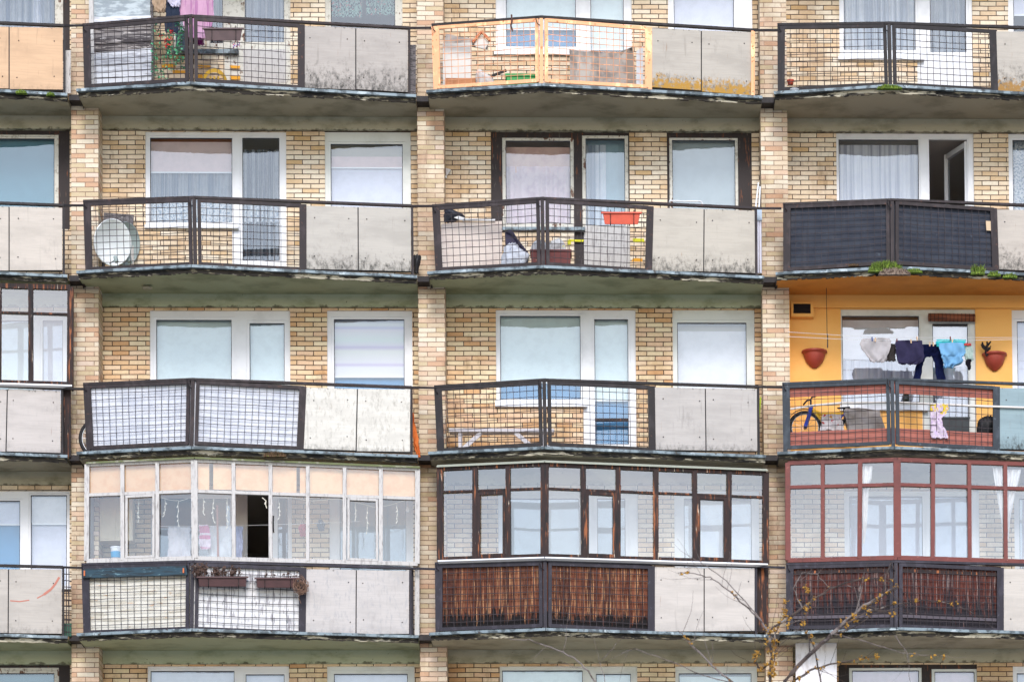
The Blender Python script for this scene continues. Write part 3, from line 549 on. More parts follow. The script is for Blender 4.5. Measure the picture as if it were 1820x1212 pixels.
def railing(c, r):
    TL, PK, PT, BL_, BPK, BPT = T[c, r]; et, eb = ET[c, r], EB[c, r]; fm = FR[c, r]
    a0, a1 = fr(c, TL[0]+3, TL[1]+4, 0, 'L'), fr(c, BL_[0]+2, BL_[1]+1, 0, 'L')
    k0, k1 = fr(c, PK[0]-1, PK[1]+4, 0, 'L'), fr(c, BPK[0], BPK[1]+1, 0, 'L')
    K0, K1 = fr(c, PK[0]+1, PK[1]+4, 0, 'R'), fr(c, BPK[0]+1, BPK[1]+1, 0, 'R')
    p0, p1 = fr(c, PT[0], PT[1]+4, 0, 'R'), fr(c, BPT[0], BPT[1]+1, 0, 'R')
    e0, e1 = fr(c, et[0], et[1]+3, 0, 'R'), fr(c, eb[0], eb[1], 0, 'R')
    zf = zs[r]+.004
    dn = lambda p, q: Vector((lerp(p, q, (p.z-zf)/(p.z-q.z)) if abs(p.z-q.z) > .1 else q))
    posts = []
    nL = Vector((plan(c)[1]-plan(c)[0]).to_3d()); nL = Vector((nL.y, -nL.x, 0)).normalized(); nR = Vector((plan(c)[2]-plan(c)[1]).to_3d()); nR = Vector((nR.y, -nR.x, 0)).normalized()
    mid = lerp(k0, K0, .5); midb = lerp(k1, K1, .5)
    posts.append(MB().beam(a0, dn(a0, a1), .062, .05, nL))
    posts.append(MB().beam(mid, dn(mid, midb), .055, .055, Vector((0, -1, 0))))
    posts.append(MB().beam(p0, dn(p0, p1), .062, .05, nR))
    posts.append(MB().beam(e0+Vector((.02, 0, 0)), dn(e0, e1)+Vector((.02, 0, 0)), .035, .04, nR))
    up = Vector((0, 0, .022))
    tr = MB(); topm = fm if fm is not ORST else BROWN2
    tr.beam(a0+up, mid+up, .065, .036, (0, 0, 1), .03); tr.beam(mid+up, e0+up, .065, .036, (0, 0, 1), .02)
    # rail runs on across the pilaster to the next balcony
    nx = Vector((c*P, -.5, e0.z-.02)); tr.beam(e0+up, nx, .03, .03, (0, 0, 1), .01)
    root = part('balcony_railing', tr, topm, LAB[c, r])
    for pm_ in posts: link('post', pm_, fm, root)
    for (q0, q1, r0, r1, n, sd) in ((a0, a1, k0, k1, nL, 0), (K0, K1, p0, p1, nR, 1)):
        t = (r0-q0).normalized(); dz = Vector((0, 0, .022))
        i0, i1, j0, j1 = q0+t*.058-dz, q1+t*.05+dz, r0-t*.058-dz, r1-t*.058+dz
        if sd: i0, i1, j0, j1 = q0+t*.066-dz, q1+t*.066+dz, r0-t*.05-dz, r1-t*.05+dz
        f = MB(); o = n*.012
        f.beam(i0+o, i1+o, .054, .03, n, .02); f.beam(j0+o, j1+o, .054, .03, n, .02); f.beam(i0+o*.9, j0+o*.9, .054, .03, n); f.beam(i1+o*.9, j1+o*.9, .054, .03, n)
        fo = link('mesh_frame', f, fm, root)
        pn = Panel(i0+n*.01, j0+n*.01, j1+n*.01, i1+n*.01); PAN[c, r, sd] = pn
        link('wire_mesh', wires(pn), ORWIRE if fm is ORST else WIRE, root)
    # iron hooks near posts
    for q, n, sg in ((a0, nL, 1), (mid, Vector((0, -1, 0)), -1)):
        b = q+n*.04+Vector((.03 if sg > 0 else -.07, 0, -.09))
        link('hook', MB().tube([b, b+Vector((-.03, -.03, .02)), b+Vector((-.045, -.05, .09))] if sg > 0 else [b+Vector((.05, 0, -.03)), b+Vector((.01, -.02, -.01)), b+Vector((-.01, -.04, .05)), b+Vector((-.01, -.04, .1))], .008, 5), BROWN2, root)
    # cement boards
    bm, lb = BOARDS[c, r]; sx = SEAM[c, r]
    pb = Panel(p0+nR*.006, e0+nR*.006, e1+nR*.006, p1+nR*.006); us = (sx-PT[0])/(et[0]-PT[0])
    gap = .011
    link('seam_strip', MB().quad(pb(us-.03, .02, .0), pb(us+.03, .02, .0), pb(us+.03, .98, .0), pb(us-.03, .98, .0), .008), BROWN2, root)
    for u0, u1 in ((.014, us-gap/2), (us+gap/2, .998)):
        th = .01; q = [pb(u0, .018+R(-.004, .004), .012), pb(u1, .018+R(-.004, .004), .012), pb(u1, .985+R(-.012, .008), .012), pb(u0, .985+R(-.012, .008), .012)]
        o = link('cement_board', MB().quad(*q, th), bm, root, label=lb)
        s = MB()
        for (uu, vv) in ((.14, .2), (.86, .2), (.14, .8), (.86, .8)):
            p = lerp(lerp(q[0], q[1], uu), lerp(q[3], q[2], uu), vv)+Vector((R(-.03, .03), 0, R(-.02, .02))); s.lathe([(.009, 0), (.009, .006), (.001, .008)], p+nR*.002, nR, 8)
        link('bolt', s, BROWN2, root)
    # lower rail under boards
    link('bottom_rail', MB().beam(p1+Vector((0, 0, .02))-nR*.02, e1+Vector((0, 0, .02))-nR*.02, .04, .03, (0, 0, 1)), BROWN2, root)
    return root
RL = {}
for c in range(0, 5):
    for r in range(4): RL[c, r] = railing(c, r)
def backing(c, r, sd, mt, off=-.035, box=(-.03, -.05, 1.03, 1.05), name='backing_sheet', label=None, th=.006, sag=.0):
    pn = PAN[c, r, sd]; u0, v0, u1, v1 = box; N = 14
    mb = MB(); ph = R(0, 6)
    f = lambda u, v: pn(lerp(u0, u1, u), lerp(v0, v1, v), off+sag*(math.sin(3*u+ph+4*v)+.6*math.sin(11*u+ph)*v))
    if sag: mb.grid(f, 20, 8); o = link(name, mb, mt, RL[c, r], smooth=True, label=label)
    else: mb.quad(pn(u0, v0, off), pn(u1, v0, off), pn(u1, v1, off), pn(u0, v1, off), th); o = link(name, mb, mt, RL[c, r], label=label)
    return o
CARDB = mat('beige_card', S(216, 190, 158), (), .9)
WSHEET = mat('white_plastic_sheet', S(226, 228, 238), [dict(c=S(206, 210, 224), sc=3, lo=.4, hi=.7), dict(c=S(180, 180, 190), sc=16, lo=.62, hi=.72, a=.5)], .5)
BSHEET = mat('black_blue_sheet', S(52, 58, 72), [dict(c=S(40, 46, 62), sc=3, lo=.4, hi=.6), dict(c=S(88, 96, 108), sc=7, lo=.66, hi=.72, a=.6), dict(c=S(70, 68, 74), sc=4, st=(5, 5, .3), lo=.55, hi=.7, a=.6)], .75)
pn_ = PAN[3, 1, 1]; link('torn_card', MB().quad(pn_(.93, .20, .012), pn_(.985, .20, .012), pn_(.985, .36, .012), pn_(.935, .36, .012), .004), CARDB, RL[3, 1], label='torn beige card behind the mesh')
def planks(name, cols, pw=.085, black=None, bleach=None, lo=.5, dark=S(28, 24, 26)):
    g = G(name); pos = g.coords('P'); sx = g.n('ShaderNodeSeparateXYZ'); g.l(pos, sx.inputs[0])
    u = g.math('MULTIPLY', sx.outputs[0], 1/pw); fl = g.math('FLOOR', u); wn = g.n('ShaderNodeTexWhiteNoise', noise_dimensions='1D'); g.l(fl, wn.inputs['W'])
    r = g.n('ShaderNodeValToRGB'); g.l(wn.outputs['Value'], r.inputs[0]); e = r.color_ramp.elements
    while len(e) < len(cols): e.new(.5)
    for i, c in enumerate(cols): e[i].position = i/(len(cols)-1); e[i].color = c
    col = r.outputs[0]; cb = g.n('ShaderNodeCombineXYZ'); g.l(sx.outputs[0], cb.inputs[0]); g.l(fl, cb.inputs[1]); g.l(sx.outputs[2], cb.inputs[2]); vec = cb.outputs[0]
    grain = g.noise(vec, 1, (70, 1, 3.0), 6, .7); col = g.mix(g.maprange(grain, .42, .62), col, g.mix(1.0, col, (.38, .32, .32, 1), 'MULTIPLY'))
    lite = g.noise(vec, 1, (55, 1.7, 2.2), 5, .6, seed=4); col = g.mix(g.math('MULTIPLY', g.maprange(lite, .53, .66), .85), col, bleach or S(214, 160, 116))
    kn = g.noise(vec, 1, (16, 1.3, 7), 2, .5, seed=9); col = g.mix(g.maprange(kn, .74, .77), col, S(40, 24, 20))
    gz = g.n('ShaderNodeSeparateXYZ'); g.l(g.coords('G'), gz.inputs[0])
    bn = g.noise(vec, 1, (26, 1.9, 2.5), 5, .65, seed=7)
    k = g.math('ADD', bn, g.maprange(gz.outputs[2], 0, lo, .22, -.25)); col = g.mix(g.maprange(k, .52, .60), col, dark)
    k2 = g.math('ADD', g.noise(vec, 1, (40, 2.3, 6), 4, .6, seed=12), g.maprange(gz.outputs[2], .02, .14, .12, -.5)); col = g.mix(g.maprange(k2, .50, .58), col, S(206, 200, 204))
    fr_ = g.math('FRACT', u); gapm = g.maprange(g.math('ABSOLUTE', g.math('SUBTRACT', fr_, .5)), .44, .49); col = g.mix(g.math('MULTIPLY', gapm, .85), col, S(22, 16, 16))
    return g.done(g.bsdf(col, .8, 0, .2, grain, .5, .006))
PLK = planks('orange_brown_planks', [S(104, 58, 44), S(122, 72, 54), S(138, 82, 60), S(88, 52, 44), S(154, 98, 72)], lo=.6)
PLD = planks('dark_rotten_planks', [S(96, 52, 46), S(112, 58, 48), S(84, 54, 54), S(122, 66, 54)], .07, bleach=S(150, 134, 130), lo=1.15, dark=S(46, 42, 48))
WBOARD = mat('yellowed_white_boards', S(234, 229, 218), [dict(c=S(208, 200, 184), sc=3, st=(1, 1, 5), lo=.45, hi=.65), dict(c=S(204, 156, 112), sc=5, st=(1, 1, 6), lo=.63, hi=.69), dict(c=S(104, 124, 80), sc=6, g=(2, .8, 1, .4), lo=.45, hi=.7, a=.7)], .7)
WBOARD2 = mat('flaking_white_boards', S(240, 238, 240), [dict(c=S(176, 172, 178), sc=8, st=(3, 3, .6), lo=.54, hi=.62, det=8), dict(c=S(90, 104, 112), sc=9, st=(3, 3, .8), lo=.65, hi=.7, det=8), dict(c=S(120, 130, 96), sc=6, g=(2, .8, 1, .4), lo=.5, hi=.7, a=.5)], .7)
REDPL = mat('red_brown_plank', S(178, 100, 84), [dict(c=S(150, 82, 70), sc=4, st=(1, 1, 8), lo=.45, hi=.65)], .6)
for sd in (0, 1):
    backing(1, 2, sd, WSHEET, label='white plastic sheet behind the mesh', sag=.006)
    backing(3, 1, sd, BSHEET, label='black sheet behind the mesh', sag=.005)
    backing(2, 3, sd, PLK, name='plank_lining', label='orange brown planks, blackened below', th=.02)
    backing(3, 3, sd, PLD, name='plank_lining', label='dark rotten planks', th=.02)
    backing(3, 2, sd, REDPL, box=(-.03, -.02, 1.03, .165), name='plank', th=.02); backing(3, 2, sd, REDPL, box=(-.03, .74, 1.03, 1.0), name='plank', th=.02)
    pn = PAN[3, 3, sd]; link('cross_batten', MB().quad(pn(-.02, .80, -.018), pn(1.02, .80, -.018), pn(1.02, .85, -.018), pn(-.02, .85, -.018), .014), mat('grey_batten', S(96, 88, 96), (), .8), RL[3, 3])
    link('cross_batten', MB().quad(pn(-.02, .06, -.018), pn(1.02, .06, -.018), pn(1.02, .11, -.018), pn(-.02, .11, -.018), .014), BRW, RL[3, 3])
backing(1, 3, 0, WBOARD, label='yellowed white boards behind the mesh', th=.02); backing(1, 3, 1, WBOARD2, label='flaking white boards behind the mesh', th=.02)
# a curved reddish scrape on one board
s = MB()
arc = [(18, 1067), (35, 1068.5), (52, 1066), (66, 1062.5), (78, 1056), (90, 1047), (98, 1037), (105, 1025)]
for i in range(len(arc)-1):
    if i in (2,): continue
    a, b = [fr(0, x, y, .0185, 'R') for x, y in arc[i:i+2]]; s.beam(a, b, .018+.02*(i > 3), .002, (0, -1, 0))
link('scrape', s, mat('reddish_scrape', S(196, 128, 112), (), .9), RL[0, 3])
# side infills between the boards and the pilaster
def infill(c, r, x0, y0, x1, y1, mt, name='side_infill', label=None, Y=-.30, th=.02):
    z = [W(x0, y0, Y), W(x1, y0, Y), W(x1, y1, Y), W(x0, y1, Y)]
    return link(name, MB().quad(*z, th), mt, RL[c, r], label=label)
GREYWD = mat('grey_weathered_wood', S(120, 114, 116), [dict(c=S(62, 58, 60), sc=5, st=(3, 3, 14), lo=.45, hi=.6), dict(c=S(170, 166, 166), sc=9, st=(2, 2, 12), lo=.6, hi=.68)], .85)
infill(1, 0, 727, 80, 739, 169, GREYWD, label='grey weathered boards'); infill(0, 0, 113.5, 90, 125.5, 166, WHTW, label='white board')
infill(0, 2, 112, 690, 126, 812, BRW, label='brown timber strip'); infill(2, 3, 1344, 1006, 1366, 1122, BRW, label='brown timber strip')
infill(1, 3, 730, 1010, 735, 1127, VIOLET, 'side_post'); infill(1, 3, 737, 1010, 745.5, 1128, WHTW, label='white board'); infill(2, 0, 1335, 55, 1339.5, 172, ORST, 'side_post', Y=-.42)
mb = MB()
for x in (118, 122.5): mb.beam(W(x, 1008, -.3), W(x, 1130, -.3), .012, .012)
for k in range(1, 11): mb.beam(W(111, 1008+k*11.4, -.3), W(127, 1009+k*11.4, -.3), .012, .012)
link('side_mesh', mb, WIRE, RL[0, 3]); infill(0, 3, 112, 1107, 127, 1130, mat('green_board', S(44, 92, 72), (), .7), label='green board')

# ------------------------------------------------------------------ glazed-in balconies
def path_pt(c, px, py, off): return fr(c, px, py, off)
def glazing(name, c, r, xs, top, mid, bot, mt, bw, label, gm, pk, skip=(), casements=(), white_sill=None, w2=None):
    """xs: bar centres in pixels; top/mid/bot: (left, peak, right) pixel heights"""
    def yy(tr, x):
        xl, xr = xs[0], xs[-1]; a, b, d = tr
        return lerp(a, b, (x-xl)/(pk-xl)) if x <= pk else lerp(b, d, (x-pk)/(xr-pk))
    f = MB(); off = .0
    q = lambda x, tr, o=0.: fr(c, x, yy(tr, x), off+o, 'L' if x <= pk else 'R')
    for i, x in enumerate(xs):
        wd = bw*(1.7 if abs(x-pk) < 6 else 1.25 if i in (0, len(xs)-1) else 1)*R(.93, 1.07); j = R(-.6, .6)
        f.beam(q(x+j, top), q(x-j, bot), wd, .07, (0, -1, 0))
    for i in range(len(xs)-1):
        for tr, wd in ((top, bw), (mid, bw*(w2 or 1)*.8), (bot, bw*1.1)):
            x0, x1 = xs[i], xs[i+1]; s = 'L' if (x0+x1)/2 < pk else 'R'
            a, b = fr(c, x0, yy(tr, x0), .004, s), fr(c, x1, yy(tr, x1), .004, s); f.beam(a, b, wd, .05, (0, -1, 0))
    o = part(name, f, mt, label)
    gl = MB()
    for i in range(len(xs)-1):
        x0, x1 = xs[i], xs[i+1]; s = 'L' if (x0+x1)/2 < pk else 'R'
        for tr0, tr1, key in ((top, mid, 'u'), (mid, bot, 'l')):
            if (i, key) in skip: continue
            jy = [R(-.006, .006) for _ in range(4)]
            v = [fr(c, x0, yy(tr0, x0), -.01, s), fr(c, x1, yy(tr0, x1), -.01, s), fr(c, x1, yy(tr1, x1), -.01, s), fr(c, x0, yy(tr1, x0), -.01, s)]
            link('pane', MB().add([p+Vector((0, jj, 0)) for p, jj in zip(v, jy)], [(0, 1, 2, 3)]), gm, o)
        if i in casements:
            sh = MB(); d = 5
            cs = [(x0+d+2, yy(mid, x0)+d), (x1-d-2, yy(mid, x1)+d), (x1-d-2, yy(bot, x1)-d), (x0+d+2, yy(bot, x0)-d)]
            ps = [fr(c, x, y, .012, s) for x, y in cs]
            for a, b in zip(ps, ps[1:]+ps[:1]): sh.beam(a, b, bw*.62, .045, (0, -1, 0), bw*.3)
            link('casement_sash', sh, mt, o)
    if white_sill:
        sl_ = MB()
        for x0, x1, s in ((xs[0]-3, pk, 'L'), (pk, xs[-1]+3, 'R')):
            sl_.beam(fr(c, x0, yy(bot, x0)+4, .05, s), fr(c, x1, yy(bot, x1)+4, .05, s), .022, .1, (0, -1, .3))
        link('sill', sl_, white_sill, o)
    # side wall of the glazing back to the pilaster
    for x, sgn in ((xs[0], 1), (xs[-1], -1)):
        a, b = q(x, top), q(x, bot); sd = MB().hexa([(a.x, a.y, b.z), (a.x+.03*sgn, a.y, b.z), (a.x+.03*sgn, a.y, a.z), (a.x, a.y, a.z)], [(a.x, -.004, b.z), (a.x+.03*sgn, -.004, b.z), (a.x+.03*sgn, -.004, a.z), (a.x, -.004, a.z)])
        link('side_cheek', sd, mt, o)
    return o, yy, q
g1, yy1, q1 = glazing('balcony_glazing', 1, 3, [154.5, 218, 280, 346, 415.5, 481, 547, 612.5, 677, 742], (826, 818, 834), (880, 873, 886), (997, 992, 1002), WHTW, .058, 'balcony glazing in cracked white timber with orange blinds', DUSTY, 346, skip={(4, 'l')}, casements=(1, 7))
g2, yy2, q2 = glazing('balcony_glazing', 2, 3, [782, 844, 903, 968, 1037, 1099, 1166, 1235, 1296, 1361], (832, 824, 840), (874.5, 868, 884), (995, 989, 1001), BRW, .078, 'balcony glazing in weathered brown timber', GLAZ, 968, casements=(1, 4, 7), white_sill=PVC, w2=.5)
g3, yy3, q3 = glazing('balcony_glazing', 3, 3, [1400, 1462, 1528, 1594.6, 1658, 1723, 1787, 1850, 1914, 1979], (823, 817, 830), (866, 861, 874), (996, 991, 1003), REDW, .062, 'balcony glazing in red brown timber with knotted curtains', GLAZ, 1594.6)
g0, yy0, q0 = glazing('balcony_glazing', 0, 2, [-470, -410, -345, -275, -208, -140, -70, -2, 55, 125], (514, 502, 511), (556, 548, 559), (679, 672, 684), BRW, .075, 'balcony glazing in dark brown timber at the left edge', GLAZ, -275, white_sill=PVC, w2=.5)
# metal capping above the glazing
for (c, r, a, b, d) in ((1, 2, (154, 822), (346, 813), (746, 830)), (2, 2, (777, 828), (968, 819.5), (1364, 835))):
    cm = MB().beam(fr(c, *a, .03, 'L'), fr(c, *b, .03, 'L'), .02, .1, (0, -1, -.4)); cm.beam(fr(c, *b, .03, 'R'), fr(c, *d, .03, 'R'), .02, .1, (0, -1, -.4))
    link('cap_strip', cm, mat('grey_green_cap', S(190, 194, 180), (), .6) if c == 2 else mat('mossy_cap', S(130, 136, 96), [dict(c=S(190, 186, 170), sc=5, lo=.5, hi=.6)], .8), g1 if c == 1 else g2)
# orange blinds in the upper row
PEACH = cloth('peach_blind', S(255, 220, 178, .95), S(250, 208, 162, .95), .5)
for i, (x0, x1, dy) in enumerate([(158, 217, -1), (220, 279, -2), (282, 344, -3), (348, 372, -1), (379, 415, -5), (417, 480, -5), (482, 527, -2), (533, 546, -2), (548, 612, -1), (614, 676, 0), (678, 740, 0)]):
    s = 'L' if x1 < 346 else 'R'
    v = [fr(1, x0, yy1((826, 818, 834), x0)+2, -.05, s), fr(1, x1, yy1((826, 818, 834), x1)+2, -.05, s), fr(1, x1, yy1((880, 873, 886), x1)+dy, -.05, s), fr(1, x0, yy1((880, 873, 886), x0)+dy+R(-1, 1), -.05, s)]
    link('window_blind', MB().quad(*v, .004), PEACH, g1)
h = MB(); p = fr(1, 486, 930, .05); h.tube([p+Vector((.0, .04, .12)), p+Vector((0, -.02, .11)), p+Vector((0, -.02, -.11)), p+Vector((0, .04, -.12))], .011, 6); link('handle', h, BROWN2, g1)

# ------------------------------------------------------------------ curtains (each hangs on its own)
hp = W(1719, 300, YW+.1); fp = W(1688, 300, YW+.1); zt_, zb_ = W(1719, 252, YW+.1).z, W(1719, 470, YW+.1).z
ha, fa = Vector((hp.x, YW+.12, 0)), Vector((fp.x+.02, YW+.75, 0)); dl = MB(); nn = Vector((1, -.4, 0)).normalized()
for (p_, q_) in ((ha, ha), (fa, fa)): dl.beam(p_+Vector((0, 0, zb_)), p_+Vector((0, 0, zt_)), .085, .06, nn)
dl.beam(ha+Vector((0, 0, zt_-.04)), fa+Vector((0, 0, zt_-.04)), .085, .06, nn); dl.beam(ha+Vector((0, 0, zb_+.04)), fa+Vector((0, 0, zb_+.04)), .085, .06, nn)
od = part('open_door', dl, PVC, 'white framed balcony door standing open into a dark room'); link('pane', MB().add([ha+Vector((0, 0, zb_)), fa+Vector((0, 0, zb_)), fa+Vector((0, 0, zt_)), ha+Vector((0, 0, zt_))], [(0, 1, 2, 3)]), GLASS, od)
curtain(-20, -160, 98, 62, SHEER2, 'thin pale curtain with a gathered drape in the top left window', 9)
curtain(52, -160, 80, 60, SHEER, 'bunched white drape behind the top left window', 3, Y=YW+.16, gather=lambda v: .5+.5*abs(v-.75))
curtain(374, -160, 397, 76, SHEER2, 'thin pale curtain beside the pink laundry', 3)
curtain(434, -160, 506, 78, SHEER2, 'white sheer curtain behind the greyed balcony door, right of the laundry', 6)
curtain(588, -160, 644, 31, FLORAL, 'left half of a green lace curtain with rose pattern', 4); curtain(650, -160, 702, 27, FLORAL, 'right half of a green lace curtain with rose pattern', 4)
curtain(1499, -160, 1627, 92, SHEER, 'white pleated sheer curtain in the top right balcony window', 11); curtain(1652, -160, 1717, 96, SHEER2, 'white sheer curtain in the top right balcony door', 6)
curtain(267, 306, 413, 370, SHEER2, 'sheer curtain below the pink roller blind', 10); curtain(267, 358, 413, 398, LACE, 'lace hem strip below the sheer curtain under the pink blind', 6, Y=YW+.17)
curtain(432, 267, 498, 466, DARKCUR, 'long grey sheer curtain in a dark balcony door', 6, amp=.07); curtain(432, 358, 497, 396, LACE, 'white lace band across the dark balcony door', 7, Y=YW+.16)
PK1 = cloth('rose_curtain', S(238, 198, 184, .95), S(226, 182, 172, .95), .3); PK2 = cloth('pale_rose_lace', S(244, 220, 226, .95), S(228, 200, 212, .95), .4)
curtain(898, 262, 1015, 308, PK1, 'salmon pink cloth hung across the peeling old window', 2, amp=.006); curtain(898, 296, 1015, 398, PK2, 'pale pink lace curtain in the lower part of the peeling old window', 6, Y=YW+.18)
curtain(1040, 258, 1078, 402, SHEER, 'white lace curtain in the left half of the old balcony door', 3, amp=.01); curtain(1041, 250, 1112, 402, blindmat('icy', S(178, 208, 222)), 'pale blue cloth filling the old balcony door', 2, amp=.004, Y=YW+.26)
CW = cloth('white_curtain', S(238, 236, 244, .95), S(232, 230, 242, .95), .4, fold_shade=S(196, 196, 216))
curtain(1490, 258, 1634, 398, CW, 'white curtain in the window beside the open dark door', 8, amp=.012); curtain(1800, 240, 1938, 394, LACE, 'white lace curtain in the right edge window above the black sheeting', 7)
curtain(1497, 640, 1634, 716, CW, 'white curtain low in the window of the yellow balcony', 8, Y=YW+.2); curtain(1658, 645, 1722, 780, CW, 'white curtain in the door of the yellow balcony', 4, Y=YW+.2)
KN = cloth('rough_white_cloth', S(244, 240, 236, .95), S(222, 216, 214, .95), .35)
def drape(c, rows, label, off=-.06, seg='R'):
    n = len(rows)-1; ph = R(0, 5)
    def fn(u, v):
        k = min(int(v*n), n-1); t = v*n-k; y, a, b = [lerp(rows[k][i], rows[k+1][i], t) for i in range(3)]
        return fr(c, lerp(a, b, u), y, off+.02*math.sin(u*14+ph+v*2), seg)
    tag(link('curtain', MB().grid(fn, 24, 24), KN, smooth=True), label, 'curtain')
drape(3, [(828, 1531, 1551), (850, 1531, 1549), (862, 1532, 1545), (890, 1533, 1543), (930, 1533, 1541), (965, 1533, 1537)], 'narrow twisted white curtain, leftmost behind the red glazing', seg='L')
drape(3, [(831, 1764, 1786), (850, 1767, 1787), (880, 1772, 1787), (930, 1780, 1788), (985, 1783, 1787)], 'white curtain tapering down to the left of a red glazing bar'); drape(3, [(834, 1789, 1815), (850, 1789, 1812), (880, 1789, 1804), (920, 1789, 1796), (960, 1788, 1792)], 'white curtain tapering down to the right of a red glazing bar')

# ------------------------------------------------------------------ things on the balconies
def TH(name, label, cat, px, py, Y, group=None): return thing(name, label, cat, W(px, py, Y), group)
def sub(name, mb, mt, t, **k): return link(name, mb, mt, t, **k)
def stand(px0, py, px1, Y, d, r, mb=None, z0=None):
    a, b = W(px0, py, Y), W(px1, py, Y); return (mb or MB()).box(a.x, b.x, Y, Y+d, zs[r]+.004 if z0 is None else z0, (a.z+b.z)/2)
def poly(pts, Y, th, jit=0.0):
    """a flat board cut to a pixel outline, with thickness"""
    f = [W(x, y, Y) for x, y in pts]; n = len(f); mb = MB(); return mb.add(f+[p+Vector((0, th, 0)) for p in f], [tuple(range(n)), tuple(range(2*n-1, n-1, -1))]+[(i, i+n, (i+1) % n+n, (i+1) % n) for i in range(n)])
def rowcloth(rows, Y, amp=.012, back=.0, nu=26, nv=30, fold=5):
    n = len(rows)-1; ph = R(0, 6); mb = MB()
    def mk(dy, s):
        def fn(u, v):
            k = min(int(v*n), n-1); t = v*n-k; y, a, b = [lerp(rows[k][i], rows[k+1][i], t) for i in range(3)]
            p = W(lerp(a, b, u), y, Y)
            ww = amp*((.2+.5*v)*math.sin(fold*(u+.12*math.sin(5*u+ph))*6.28*.6+ph+2.2*math.sin(2.3*v+ph))+.6*math.sin(6*u+8*v+ph)+.35*math.sin(13*u-11*v+2*ph))+.003*math.sin(29*u+19*v+ph)
            return (p.x+(.007*math.sin(9*v+ph)+.004*math.sin(31*v+2*ph))*(2*abs(u-.5)), p.y+ww*s+dy, p.z+(.006*math.sin(17*u+ph)+.004*math.sin(41*u+ph))*v)
        mb.grid(fn, nu, nv)
    mk(0, 1)
    if back: mk(back, .7)
    return mb
def tex(name, c, dark=.82, **k): return mat(name, c, [dict(c=tuple(x*dark for x in c[:3])+(1,), sc=k.pop('sc', 6), lo=.4, hi=.65)], **k)
# left top balcony: board screen, washing, vine, flower box, chair
t = TH('board_screen', 'tall weathered board screen, grey above and white below, left of the vine', 'screen', 215, 145, -.1)
WOLD = mat('silvered_boards', S(150, 142, 140), [dict(c=S(74, 68, 70), sc=3, st=(1, 1, 9), lo=.42, hi=.56, det=8), dict(c=S(216, 208, 204), sc=4, st=(1, 1, 7), lo=.60, hi=.66, seed=4)], .9, bump=(20, .5, (1, 1, 6)))
WPNT = mat('whitewashed_boards', S(232, 234, 242), [dict(c=S(186, 186, 194), sc=4, st=(1, 1, 8), lo=.5, hi=.62), dict(c=S(96, 92, 96), sc=3, st=(.4, 1, 16), lo=.64, hi=.67)], .8)
SHT = mat('blue_grey_sheet_metal', S(196, 206, 212), [dict(c=S(150, 160, 168), sc=4, st=(1, 1, 3), lo=.45, hi=.6), dict(c=S(110, 100, 96), sc=9, lo=.66, hi=.7)], .6)
sub('upper_panel', poly([(165, -100), (267, -100), (267, 29), (165, 31)], -.13, .02), SHT, t); sub('plank', poly([(166, 31), (268, 28), (268, 34), (166, 40)], -.14, .02), WPNT, t)
for i in range(4): sub('plank', poly([(164, 41+i*13+R(-1, 1)), (268, 35+i*13), (268, 47+i*13), (164, 53+i*13+R(-1, 1))], -.12+R(-.01, .01), .02), WOLD, t)
for i in range(5): sub('plank', poly([(164, 95+i*11+R(-1, 1)), (269, 86+i*12.5), (269, 98+i*12.5), (164, 105.3+i*11)], -.13+R(-.01, .01), .02), WPNT, t)
sub('post', MB().beam(W(161, -120, -.15), W(164, 170, -.15), .07, .05), WHTW, t); sub('post', MB().beam(W(269.5, -120, -.1), W(271.5, 170, -.1), .035, .05), GREYWD, t)
lz = -12
tag(link('laundry_line', MB().tube([W(150, lz, -.25), W(300, lz+2, -.25), W(520, lz, -.25)], .004, 4), PVC), 'thin washing line strung along the top laundry balcony', 'clothesline')
def garment(name, rows, Y, c, label, cat='laundry', amp=.012, back=.03, group='washing on the top balcony', ls=(), **k):
    mt = cloth(name+'_fabric_%d' % len(bpy.data.materials), c, tuple(x*.84 for x in c[:3])+(1,), .15, ls=ls); return tag(link(name, rowcloth(rows, Y, amp, back, **k), mt, smooth=True), label, cat, group)
garment('hung_garment', [(-10, 271, 296), (5, 271, 296), (15, 274, 294), (22, 278, 292)], -.25, S(200, 172, 146), 'beige garment on the line beside the board screen', amp=.02)
garment('trousers', [(-10, 297, 320), (20, 294, 319), (40, 293, 318), (58, 294, 318)], -.24, S(58, 66, 84), 'dark navy trousers hung behind the vine', 'trousers')
garment('hung_cloth', [(-10, 298, 322), (4, 299, 321), (12, 304, 318)], -.28, S(222, 216, 236), 'small pale lilac cloth over the navy trousers')
garment('pink_shirt', [(-10, 318, 378), (25, 317, 379), (40, 326, 378), (58, 330, 377), (68, 336, 376)], -.22, S(226, 178, 208), 'pink striped shirt on the washing line', 'shirt', ls=[dict(c=S(196, 140, 182), sc=30, st=(1, 1, .02), lo=.48, hi=.56, det=1)], amp=.016)
garment('cloth_bag', [(54, 351, 361), (66, 350, 363), (80, 350, 362)], .1, S(172, 76, 142), 'magenta bag hanging under the pink shirt', 'bag', amp=.006)
t = TH('storage_bag', 'grey blue bag on the window ledge behind the vine', 'bag', 322, 92, .30)
sub('body', stand(312, 56, 333, .26, .12, 0, z0=W(322, 91, .26).z), tex('grey_blue_bag', S(132, 150, 166)), t, bevel=.02); sub('handle', MB().tube([W(317, 57, .3), W(319, 50, .3), W(326, 50, .3), W(329, 57, .3)], .008, 5), DARKW, t)
LEAF = mat('vine_leaf', S(60, 158, 112), [dict(c=S(110, 200, 146), sc=16, lo=.45, hi=.6), dict(c=S(24, 84, 60), sc=20, lo=.55, hi=.65)], .6)
RED = mat('red_petal', S(228, 60, 44), [dict(c=S(196, 36, 34), sc=30, lo=.45, hi=.6)], .6)
